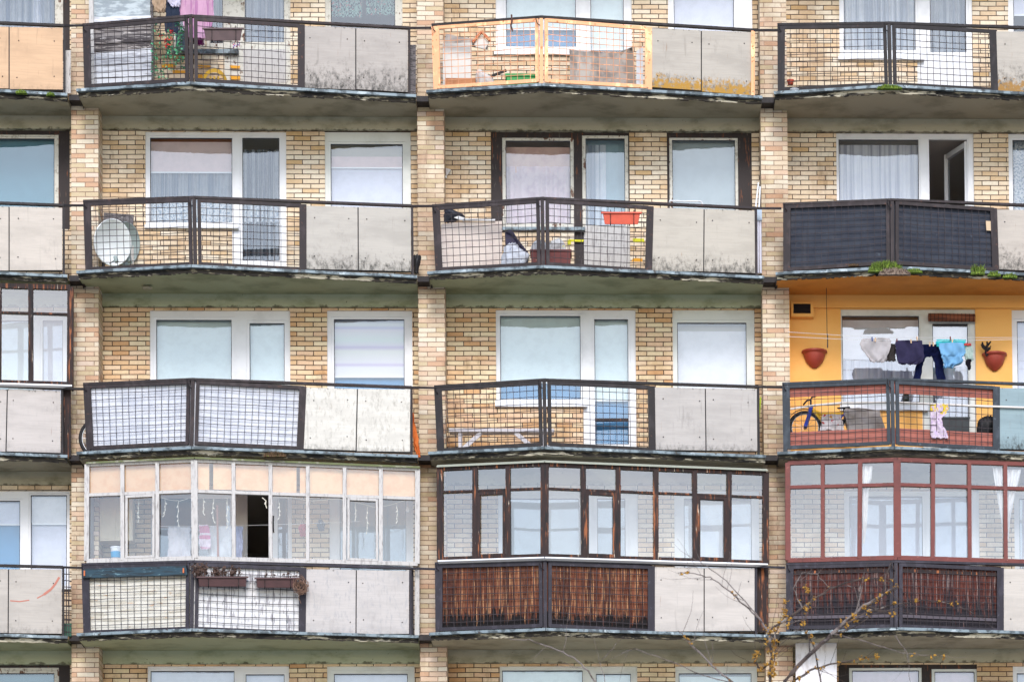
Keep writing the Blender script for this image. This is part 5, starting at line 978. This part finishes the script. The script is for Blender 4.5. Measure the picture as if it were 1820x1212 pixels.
garment('navy_shirt', [(605, 1592, 1638), (609, 1592, 1640), (622, 1593, 1642), (634, 1593, 1642), (641, 1595, 1640), (645, 1598, 1636), (647, 1604, 1632)], LY-.02, S(62, 58, 86), 'dark navy shirt hung in the middle of the line', 'shirt', .017, .03, gy)
jm = cloth('dark_denim', S(28, 34, 70), S(20, 24, 52), .05)
t = thing('jeans', 'dark blue jeans hung behind the light blue shirt', 'jeans', W(1652, 640, LY+.1), gy)
sub('waist', rowcloth([(612, 1640, 1672), (622, 1638, 1672), (633, 1634, 1674)], LY+.1, .01, .03), jm, t, smooth=True); sub('trouser_leg', rowcloth([(632, 1634, 1648), (650, 1627, 1639), (690, 1622, 1636)], LY+.1, .008, .03, fold=2), jm, t, smooth=True); sub('trouser_leg', rowcloth([(632, 1657, 1674), (650, 1662, 1677), (690, 1668, 1684)], LY+.1, .008, .03, fold=2), jm, t, smooth=True)
garment('turquoise_towel', [(603, 1664, 1716), (612, 1664, 1717), (616, 1665, 1717)], LY+.05, S(72, 208, 214), 'strip of turquoise towel behind the light blue shirt', 'towel', .006, .03, gy)
garment('blue_shirt', [(609, 1669, 1711), (618, 1669, 1715), (626, 1671, 1716), (631, 1675, 1714), (633, 1674, 1711), (640, 1676, 1712), (645, 1677, 1709), (649, 1677, 1696), (653, 1677, 1693)], LY-.04, S(132, 186, 228), 'light blue shirt hung over the line at the right', 'shirt', .028, .04, gy)
garment('green_cloth', [(611, 1713, 1727), (625, 1714, 1730), (640, 1717, 1730)], LY+.06, S(190, 210, 202), 'pale green cloth at the right end of the washing', 'cloth', .008, .03, gy); garment('red_strip', [(610, 1714, 1726), (614, 1714, 1726)], LY+.04, S(224, 92, 88), 'small red strip over the pale green cloth', 'cloth', .003, .02, gy)
garment('black_lace', [(638, 1716, 1726), (648, 1717, 1726), (657, 1721, 1724)], LY+.05, S(40, 38, 46), 'black lacy scrap under the pale green cloth', 'cloth', .01, .02, gy)
PEGS = [(1556, 603, 0), (1550, 602, 1), (1594, 605, 2), (1619, 606, 0), (1630, 601, 0), (1653, 611, 0), (1659, 611, 0), (1689, 601, 2), (1693, 606, 0)]
pm = [tex('wood_peg', S(222, 186, 150), .9), tex('blue_peg', S(52, 84, 150), .9), tex('dark_peg', S(120, 66, 66), .9)]
for x, y, k in PEGS:
    a = W(x, y-3, LY-.03); b = W(x+R(-.6, .6), y+4, LY-.03); tag(link('clothes_peg', MB().beam(a, b, .018, .012).beam(a+Vector((0, .016, 0)), b+Vector((0, .016, 0)), .018, .012), pm[k]), ['pale wooden clothes peg on the line above the laundry', 'blue clothes peg above the grey shirt', 'dark red clothes peg on the laundry line'][k], 'clothes peg', 'clothes pegs on the yellow balcony')
tag(link('white_pole', MB().tube([fr(3, 1405, 727, -.07), fr(3, 1450, 720, -.07), fr(3, 1500, 715.5, -.07), fr(3, 1590, 715, -.09), fr(3, 1680, 719, -.05), fr(3, 1740, 721.5, .05), fr(3, 1800, 723.5, .05), fr(3, 1900, 727, .05)], .017, 8), tex('cream_pole', S(240, 232, 226), .94)), 'long cream coloured pole pushed through the blue grey railing', 'pole')
garment('floral_cloth', [(718, 1652, 1685), (726, 1653, 1686), (736, 1653, 1682), (744, 1654, 1673), (756, 1654, 1676), (768, 1653, 1684), (778, 1656, 1686)], -.74, S(238, 220, 236), 'white and yellow cloth draped over the cream pole behind the mesh', 'cloth', .018, .03, 'belongings on the yellow balcony', [dict(c=S(236, 204, 70), sc=5, g=(2, .55, .8, .35), lo=.44, hi=.5), dict(c=S(214, 190, 226), sc=30, lo=.52, hi=.56)])
t = TH('dark_reflection_box', 'flat dark grey box added for the dark reflection in the white balcony door', 'box', 1697, 780, .2); sub('body', stand(1673, 742, 1723, .2, .2, 2), tex('charcoal_reflection', S(66, 72, 76), .8), t, bevel=.01); sub('lid', MB().box(W(1672, 742, .2).x, W(1724, 742, .2).x, .19, .41, W(1697, 744, .2).z, W(1697, 741, .2).z), tex('charcoal_reflection', S(66, 72, 76)), t)  # box added to stand for the dark reflection in the door glass
bag('black_holdall', 'black holdall in the right corner of the yellow balcony', [(741, 1752, 1764), (746, 1741, 1768), (755, 1737, 1770), (768, 1736, 1770), (790, 1737, 1770)], -.2, .14, S(36, 36, 42))
t = TH('glass_jar', 'dark jar standing on the sill of the yellow balcony', 'jar', 1610, 712, .42); p = W(1610, 713, .42); sub('body', MB().lathe([(.001, 0), (.05, 0), (.055, .02), (.055, .09), (.04, .105)], p, n=14), tex('dark_green_glass', S(40, 52, 44), .8, rough=.2), t, smooth=True); sub('lid', MB().lathe([(.04, .103), (.042, .105), (.042, .125), (.001, .126)], p, n=14), BLK, t)

# top right balcony: pot and dish on the floor
def pot(label, px, py, Y, r0, h, m_):
    t = TH('flower_pot', label, 'pot', px, py, Y); p = W(px, py, Y); sub('pot', MB().lathe([(.001, 0), (r0*.75, 0), (r0*.95, h*.8)], p, n=16), m_, t, smooth=True); sub('rim', MB().lathe([(r0*.95, h*.8), (r0*1.05, h*.8), (r0*1.05, h), (r0*.9, h)], p, n=16), m_, t)
pot('small orange pot on the floor behind the top right railing', 1405, 151, -.45, .055, .07, PLO); pot('flat white dish on the slab edge under the top right railing', 1412, 163, -.62, .07, .03, PVC)

# glazed balcony with orange blinds: what shows through the panes
BG = tex('beige_cabinet', S(232, 220, 196, .95), .94)
t = TH('cupboard', 'cream wall cupboard behind the left panes of the white glazing', 'cupboard', 200, 920, .2); sub('body', MB().quad(W(168, 886, .15), W(236, 883, .15), W(236, 960, .15), W(170, 961, .15), .3), BG, t, bevel=.006); sub('door', MB().quad(W(172, 890, .14), W(205, 888.5, .14), W(205, 957, .14), W(173, 957.5, .14), .012), BG, t); sub('knob', MB().lathe([(.012, 0), (.012, .02), (.001, .022)], W(176, 931, .13), (0, -1, 0), 10), DARKW, t)
t = TH('paint_bucket', 'white paint bucket with a blue band behind the leftmost pane', 'bucket', 206, 992, -.35); p = W(206.5, 994, -.35)
sub('body', MB().lathe([(.001, 0), (.075, 0), (.086, .17)], p, n=20), PVC, t, smooth=True); sub('band', MB().lathe([(.0785, .02), (.085, .115)], p+Vector((0, 0, 0)), n=20), tex('blue_label', S(44, 160, 214), .9), t, smooth=True); sub('lid', MB().lathe([(.086, .165), (.092, .17), (.092, .19), (.001, .192)], p, n=20), PVC, t)
t = TH('desk_shelf', 'pale wooden shelf under the paint bucket', 'shelf', 200, 1000, -.3); sub('top', MB().box(W(165, 994, -.4).x, W(330, 994, -.4).x, -.45, -.15, W(206, 997, -.35).z-.02, W(206, 994, -.35).z-.001), CR, t); sub('bracket', MB().box(W(180, 1000, -.3).x, W(184, 1000, -.3).x, -.4, -.15, zs[3], W(206, 997, -.35).z-.02), CR, t); sub('bracket', MB().box(W(310, 1000, -.3).x, W(314, 1000, -.3).x, -.4, -.15, zs[3], W(206, 997, -.35).z-.02), CR, t)
gl_ = 'washing behind the white glazing'
garment('white_towel', [(936, 299, 338), (960, 299, 338), (990, 298, 339)], -.1, S(238, 236, 244), 'plain white towel hung behind the pane left of the centre post', 'towel', .01, .03, gl_)
garment('striped_towel', [(932, 354, 370), (950, 354, 373), (966, 355, 376), (976, 356, 372)], -.2, S(236, 222, 238), 'pink striped towel behind the pane right of the centre post', 'towel', .012, .03, gl_, [dict(c=S(214, 120, 170), sc=9, st=(.05, .05, 1), lo=.52, hi=.56, det=1)])
garment('white_sheet', [(934, 372, 414), (960, 370, 412), (995, 368, 410)], -.1, S(228, 234, 244), 'white sheet hung behind the pane next to the striped towel', 'sheet', .014, .03, gl_); garment('blue_sheet', [(935, 417, 432), (960, 417, 431), (995, 418, 430)], -.15, S(204, 212, 238), 'bluish sheet hung beside the open dark window', 'sheet', .01, .03, gl_)
tag(link('washing_cord', MB().tube([W(285, 935, -.12), W(420, 934, -.12), W(520, 931, -.1), W(640, 926, 0)], .004, 4), PVC), 'thin cord with washing behind the white glazing', 'clothesline')
tag(link('wooden_pole', MB().beam(W(386, 898, -.2), W(388, 1002, -.2), .03, .03), tex('red_brown_pole', S(150, 96, 84), .8)), 'red brown pole standing behind the pane right of the centre post', 'pole')
t = TH('red_bag', 'red bag hanging on the brick wall behind the white glazing', 'bag', 539, 940, .3); sub('body', rowcloth([(930, 533, 542), (938, 531, 546), (952, 533, 545)], .3, .01, .05), cloth('crimson_fabric', S(206, 64, 92), S(170, 48, 70), .1), t, smooth=True); sub('strap', MB().tube([W(535, 931, .32), W(538, 924, .34), W(541, 931, .32)], .006, 5), BLK, t)
garment('dark_slippers', [(923, 566, 572), (932, 564, 578), (942, 566, 574)], .35, S(96, 112, 140), 'dark blue slipper pair hung on the brick wall behind the white glazing', 'slippers', .01, .05, gl_)
t = TH('light_bulb', 'bare white bulb hanging behind the rightmost pane of the white glazing', 'bulb', 725, 900, .0); p = W(725, 905, .0); sub('bulb', MB().lathe([(.001, -.05), (.03, -.035), (.036, 0), (.025, .03), (.014, .05)], p, n=14), PVC, t, smooth=True); sub('flex', MB().tube([p+Vector((0, 0, .05)), p+Vector((0, 0, .3))], .006, 5), PVC, t)
LGT = mat('cream_wire_lights', S(240, 232, 214), (), .5)
def lights(label, pts, drops):
    t = thing('string_lights', label, 'string lights', fr(1, pts[0][0], pts[0][1], -.09)); w_ = MB(); b_ = MB(); q = [fr(1, x, y, -.09) for x, y in pts]; w_.tube(q, .004, 4)
    for x, y0, y1 in drops:
        d = [fr(1, x+R(-1, 1), lerp(y0, y1, k/5), -.09) for k in range(6)]; w_.tube(d, .0035, 4)
        for p in d[1:]: b_.tube([p, p+Vector((R(-.03, .03), 0, -.03))], .007, 4)
    sub('wire', w_, LGT, t); sub('bulbs', b_, LGT, t)
lights('cream string lights drooping behind the left half of the white glazing', [(222, 882), (248, 884), (280, 882), (300, 888), (320, 890), (340, 884)], [(246, 885, 925), (293, 887, 915), (317, 890, 932), (362, 884, 912), (379, 884, 926), (404, 882, 935)])
lights('cream string lights drooping behind the right half of the white glazing', [(484, 884), (520, 884), (552, 890), (600, 886), (640, 894), (664, 901), (690, 898), (724, 888)], [(496, 886, 920), (632, 893, 922), (653, 900, 945), (706, 894, 926)])
tag(link('string_light_end', MB().tube([fr(1, 466, 884, .02), fr(1, 473, 890, .02), fr(1, 472, 896, .02), fr(1, 474, 903, .02)], .007, 5).tube([fr(1, 473, 890, .02), fr(1, 470, 896, .02)], .006, 5), LGT), 'end of a string of lights dangling in the open window', 'string lights')
# teal plank lying on the rail
t = thing('teal_plank', 'long weathered teal plank fixed along the rail below the white glazing', 'plank', fr(1, 240, 1018, .1, 'L')); TEAL = mat('worn_teal_paint', S(36, 74, 92, .55), [dict(c=S(22, 44, 56, .5), sc=4, st=(1, 1, 7), lo=.45, hi=.6), dict(c=S(104, 136, 146), sc=9, st=(1, 1, 5), lo=.6, hi=.66), dict(c=S(190, 140, 96), sc=7, g=(2, .85, 1, .3), lo=.5, hi=.6)], .6)
v = [fr(1, 146, 1010, .07, 'L'), fr(1, 331, 1005, .07, 'L'), fr(1, 333, 1021, .07, 'L'), fr(1, 147, 1027, .07, 'L')]; sub('board', MB().quad(*v, .035), TEAL, t, bevel=.004)
for x in (150, 326): sub('bracket', MB().beam(fr(1, x, 1013.5-(x-150)*.025, .095, 'L'), fr(1, x, 1023-(x-150)*.03, .095, 'L'), .02, .012), tex('orange_clip', S(224, 120, 66)), t)
# white panel screening the bottom right balcony
tag(link('upright_board', poly([(1414, 1139), (1487, 1141), (1488, 1330), (1415, 1330)], -.25, .03), mat('stained_white_panel', S(240, 236, 240), [dict(c=S(214, 206, 206), sc=5, st=(2, 2, .6), lo=.5, hi=.66)], .7), bevel=.004), 'tall white panel beside the pier below the dark planks', 'panel')

# moss and grass growing on the slab edges
MOSS = mat('green_moss', S(104, 128, 52), [dict(c=S(140, 164, 62), sc=22, lo=.48, hi=.6), dict(c=S(88, 84, 44), sc=18, lo=.56, hi=.64, seed=3)], .9); MOSSB = mat('dry_brown_moss', S(122, 96, 72), [dict(c=S(86, 70, 50), sc=20, lo=.45, hi=.6), dict(c=S(120, 128, 60), sc=14, lo=.58, hi=.64)], .9); STRAW = mat('grey_straw', S(166, 146, 132), [dict(c=S(116, 98, 88), sc=24, lo=.45, hi=.6)], .9)
def tuft(label, c, px, py, wd, ht, n, m_=MOSS, off=.08, name='moss_clump', cat='moss'):
    mb = MB(); p0 = fr(c, px, py, off)
    for k in range(n):
        u = R(-1, 1); e = math.sqrt(1-u*u); p = p0+Vector((u*wd, R(-.04, .05), 0)); h = ht*e*R(.4, 1.1); d = Vector((R(-.5, .5)*h, R(-.5, .2)*h, h)); s = Vector((1, R(-.5, .5), 0)).normalized()*R(.006, .012)
        mb.add([p-s, p+s, p+d*.6+s*.8+Vector((0, -.01, 0)), p+d, p+d*.6-s*.8], [(0, 1, 2, 3, 4)])
    return tag(link(name, mb, m_), label, cat)
tuft('moss clump at the foot of the top right railing post', 3, 1581, 159, .19, .07, 600, MOSS, .14); tuft('brown and green moss clump under the white sheeted railing', 1, 489, 812, .17, .085, 600, MOSSB, .15)
tuft('bright green grass tuft at the centre of the black sheeted railing', 3, 1574, 484, .26, .17, 900, MOSS, .15, 'grass_tuft', 'grass tuft'); tuft('grey straw tuft hanging below the green tuft of the black sheeted railing', 3, 1590, 489, .24, .11, 600, STRAW, .19, 'grass_tuft', 'grass tuft')
tuft('small green tuft right of the big tuft at the black sheeted railing', 3, 1624, 485, .13, .07, 260, MOSS, .15, 'grass_tuft', 'grass tuft'); tuft('small brownish tuft left of the big tuft at the black sheeted railing', 3, 1517, 473, .08, .035, 120, MOSSB, .07, 'grass_tuft', 'grass tuft')
tuft('upright green tuft near the right end of the black sheeted railing', 3, 1738, 488, .1, .15, 220, MOSS, .14, 'grass_tuft', 'grass tuft'); tuft('low green tuft under the right post of the black sheeted railing', 3, 1767, 491, .1, .08, 200, MOSS, .14, 'grass_tuft', 'grass tuft'); tuft('low green tuft at the right frame edge under the mouldy board', 3, 1795, 494, .11, .07, 200, MOSS, .14, 'grass_tuft', 'grass tuft')
tuft('small green tuft under the orange boards, left one', 0, 38, 167, .08, .06, 160, MOSS, .14, 'grass_tuft', 'grass tuft'); tuft('small green tuft under the orange boards near their corner', 0, 90, 170, .06, .05, 120, MOSS, .14, 'grass_tuft', 'grass tuft')

# ------------------------------------------------------------------ bare tree before the facade
TY = -19.0
BARK = mat('grey_twig_bark', S(92, 78, 72), [dict(c=S(56, 46, 44), sc=6, lo=.42, hi=.58), dict(c=S(150, 140, 134), sc=5, lo=.58, hi=.66, seed=3)], .9); BARKP = mat('pale_branch_bark', S(132, 120, 116), [dict(c=S(82, 70, 66), sc=9, lo=.5, hi=.62)], .9); LICH = mat('yellow_lichen', S(196, 146, 56), [dict(c=S(140, 96, 40), sc=30, lo=.45, hi=.6)], .9)
t = thing('bare_tree', 'leafless tree with thin branches and yellow lichen in front of the lower right balconies', 'tree', Vector((W(1400, 1300, TY).x, TY, GZ)))
lich = MB()
def lump(mb, p):
    for _ in range(random.randrange(2, 5)):
        rr = R(.004, .013); q = p+Vector((R(-.02, .02), R(-.02, .02), R(-.02, .02))); mb.lathe([(.001, -rr*2), (rr*R(.5, 1), -rr*.6), (rr*R(.7, 1.2), rr*.4), (rr*R(.3, .7), rr*1.4), (.001, rr*2)], q, (R(-1, 1), R(-1, 1), R(-1, 1)), 5)
def branch(pts, r0, r1, m_=BARK, tw=6, lic=0, Y=TY):
    ys = Y+R(-.4, .4); q = [W(x, y, ys+.06*i) for i, (x, y) in enumerate(pts)]
    s = []
    for i in range(len(q)-1):
        for k in range(4): s.append(lerp(q[i], q[i+1], k/4)+Vector((R(-.008, .008), R(-.01, .01), R(-.008, .008))))
    s.append(q[-1]); r0, r1 = r0*.62, r1*.7; rs = [lerp(r0, r1, i/(len(s)-1)) for i in range(len(s))]
    mb = MB().tube(s, rs, 6)
    for k in range(tw):
        i = random.randrange(len(s)//3, len(s)); d = (s[i]-s[max(i-1, 0)]).normalized(); a = R(.4, 1.1)*random.choice((-1, 1)); d2 = Vector((d.x*math.cos(a)-d.z*math.sin(a), R(-.3, .3), d.x*math.sin(a)+d.z*math.cos(a))); L = R(.15, .5); p = s[i]; pp = [p]
        for j in range(4): d2 = (d2+Vector((R(-.25, .25), R(-.2, .2), R(-.1, .3)))).normalized(); p = p+d2*L/4; pp.append(p)
        mb.tube(pp, [r1*.7, r1*.6, r1*.5, r1*.4, r1*.3], 4)
    for k in range(lic):
        i = random.randrange(len(s)); p = s[i]+Vector((R(-.02, .02), R(-.03, .0), R(-.02, .02))); lump(lich, p)
    sub('branch', mb, m_, t)
trunk_top = W(1385, 1330, TY)
sub('trunk', MB().tube([Vector((trunk_top.x+.2, TY, GZ)), Vector((trunk_top.x+.1, TY, GZ+3)), trunk_top-Vector((0, 0, 1.0)), trunk_top], [.2, .16, .1, .07], 10), BARK, t, smooth=True)
branch([(1385, 1330), (1368, 1212), (1372, 1165), (1366, 1122), (1392, 1104), (1425, 1080), (1475, 1045), (1525, 1029), (1562, 1028), (1586, 1034)], .032, .006, BARK, 18, 22)
branch([(1385, 1330), (1395, 1208), (1440, 1162), (1480, 1126), (1510, 1098), (1538, 1076), (1594, 1043)], .04, .02, BARK, 6, 10); branch([(1476, 1128), (1505, 1101), (1536, 1076), (1575, 1053), (1596, 1041)], .026, .016, BARKP, 2, 8)
branch([(1385, 1330), (1410, 1212), (1440, 1190), (1476, 1180), (1520, 1172), (1562, 1164)], .028, .006, BARK, 5, 14)
branch([(1366, 1122), (1348, 1098), (1325, 1076), (1292, 1046), (1262, 1026), (1232, 1018), (1205, 1018)], .018, .005, BARKP, 8, 6); branch([(1366, 1120), (1335, 1080), (1290, 1032), (1255, 1005), (1230, 990)], .012, .004, BARKP, 4)
branch([(1368, 1180), (1350, 1190), (1340, 1170), (1352, 1150), (1364, 1135)], .014, .006, BARK, 4, 16); branch([(1385, 1330), (1345, 1240), (1300, 1212), (1266, 1182), (1230, 1145), (1205, 1120)], .026, .006, BARKP, 8, 10)
branch([(1425, 1080), (1410, 1045), (1425, 1018), (1452, 1020), (1474, 1044)], .010, .004, BARKP, 2); branch([(1480, 1125), (1530, 1092), (1590, 1073), (1645, 1066), (1700, 1074), (1750, 1100)], .012, .004, BARK, 5, 8)
branch([(1420, 1120), (1445, 1060), (1430, 1040)], .010, .004, BARK, 3, 8); branch([(1400, 1108), (1432, 1100), (1437, 1062), (1420, 1020)], .009, .003, BARK, 3, 6)
branch([(1385, 1330), (1460, 1220), (1448, 1150), (1428, 1118), (1424, 1070)], .018, .005, BARK, 5, 12); branch([(1590, 1128), (1612, 1160), (1618, 1212)], .008, .003, BARKP, 2); branch([(1480, 1126), (1540, 1140), (1600, 1160), (1680, 1165)], .01, .003, BARKP, 4, 4)
branch([(1345, 1240), (1200, 1280), (1080, 1240), (1045, 1192), (1020, 1168), (980, 1150), (940, 1137), (905, 1135)], .018, .006, BARKP, 4, 0); branch([(1080, 1240), (1074, 1200), (1066, 1176), (1090, 1150), (1108, 1130)], .007, .003, BARKP, 1); branch([(1300, 1212), (1250, 1200), (1180, 1170), (1128, 1152), (1104, 1160)], .009, .003, BARKP, 2)
branch([(1370, 1160), (1378, 1128), (1395, 1092), (1398, 1060)], .012, .004, BARK, 3, 22); branch([(1368, 1212), (1374, 1180), (1380, 1150), (1376, 1110)], .016, .007, BARK, 5, 24); branch([(1500, 1105), (1525, 1100), (1560, 1088), (1590, 1090)], .009, .003, BARK, 4, 10)
sub('lichen', lich, LICH, t)['kind'] = 'stuff'
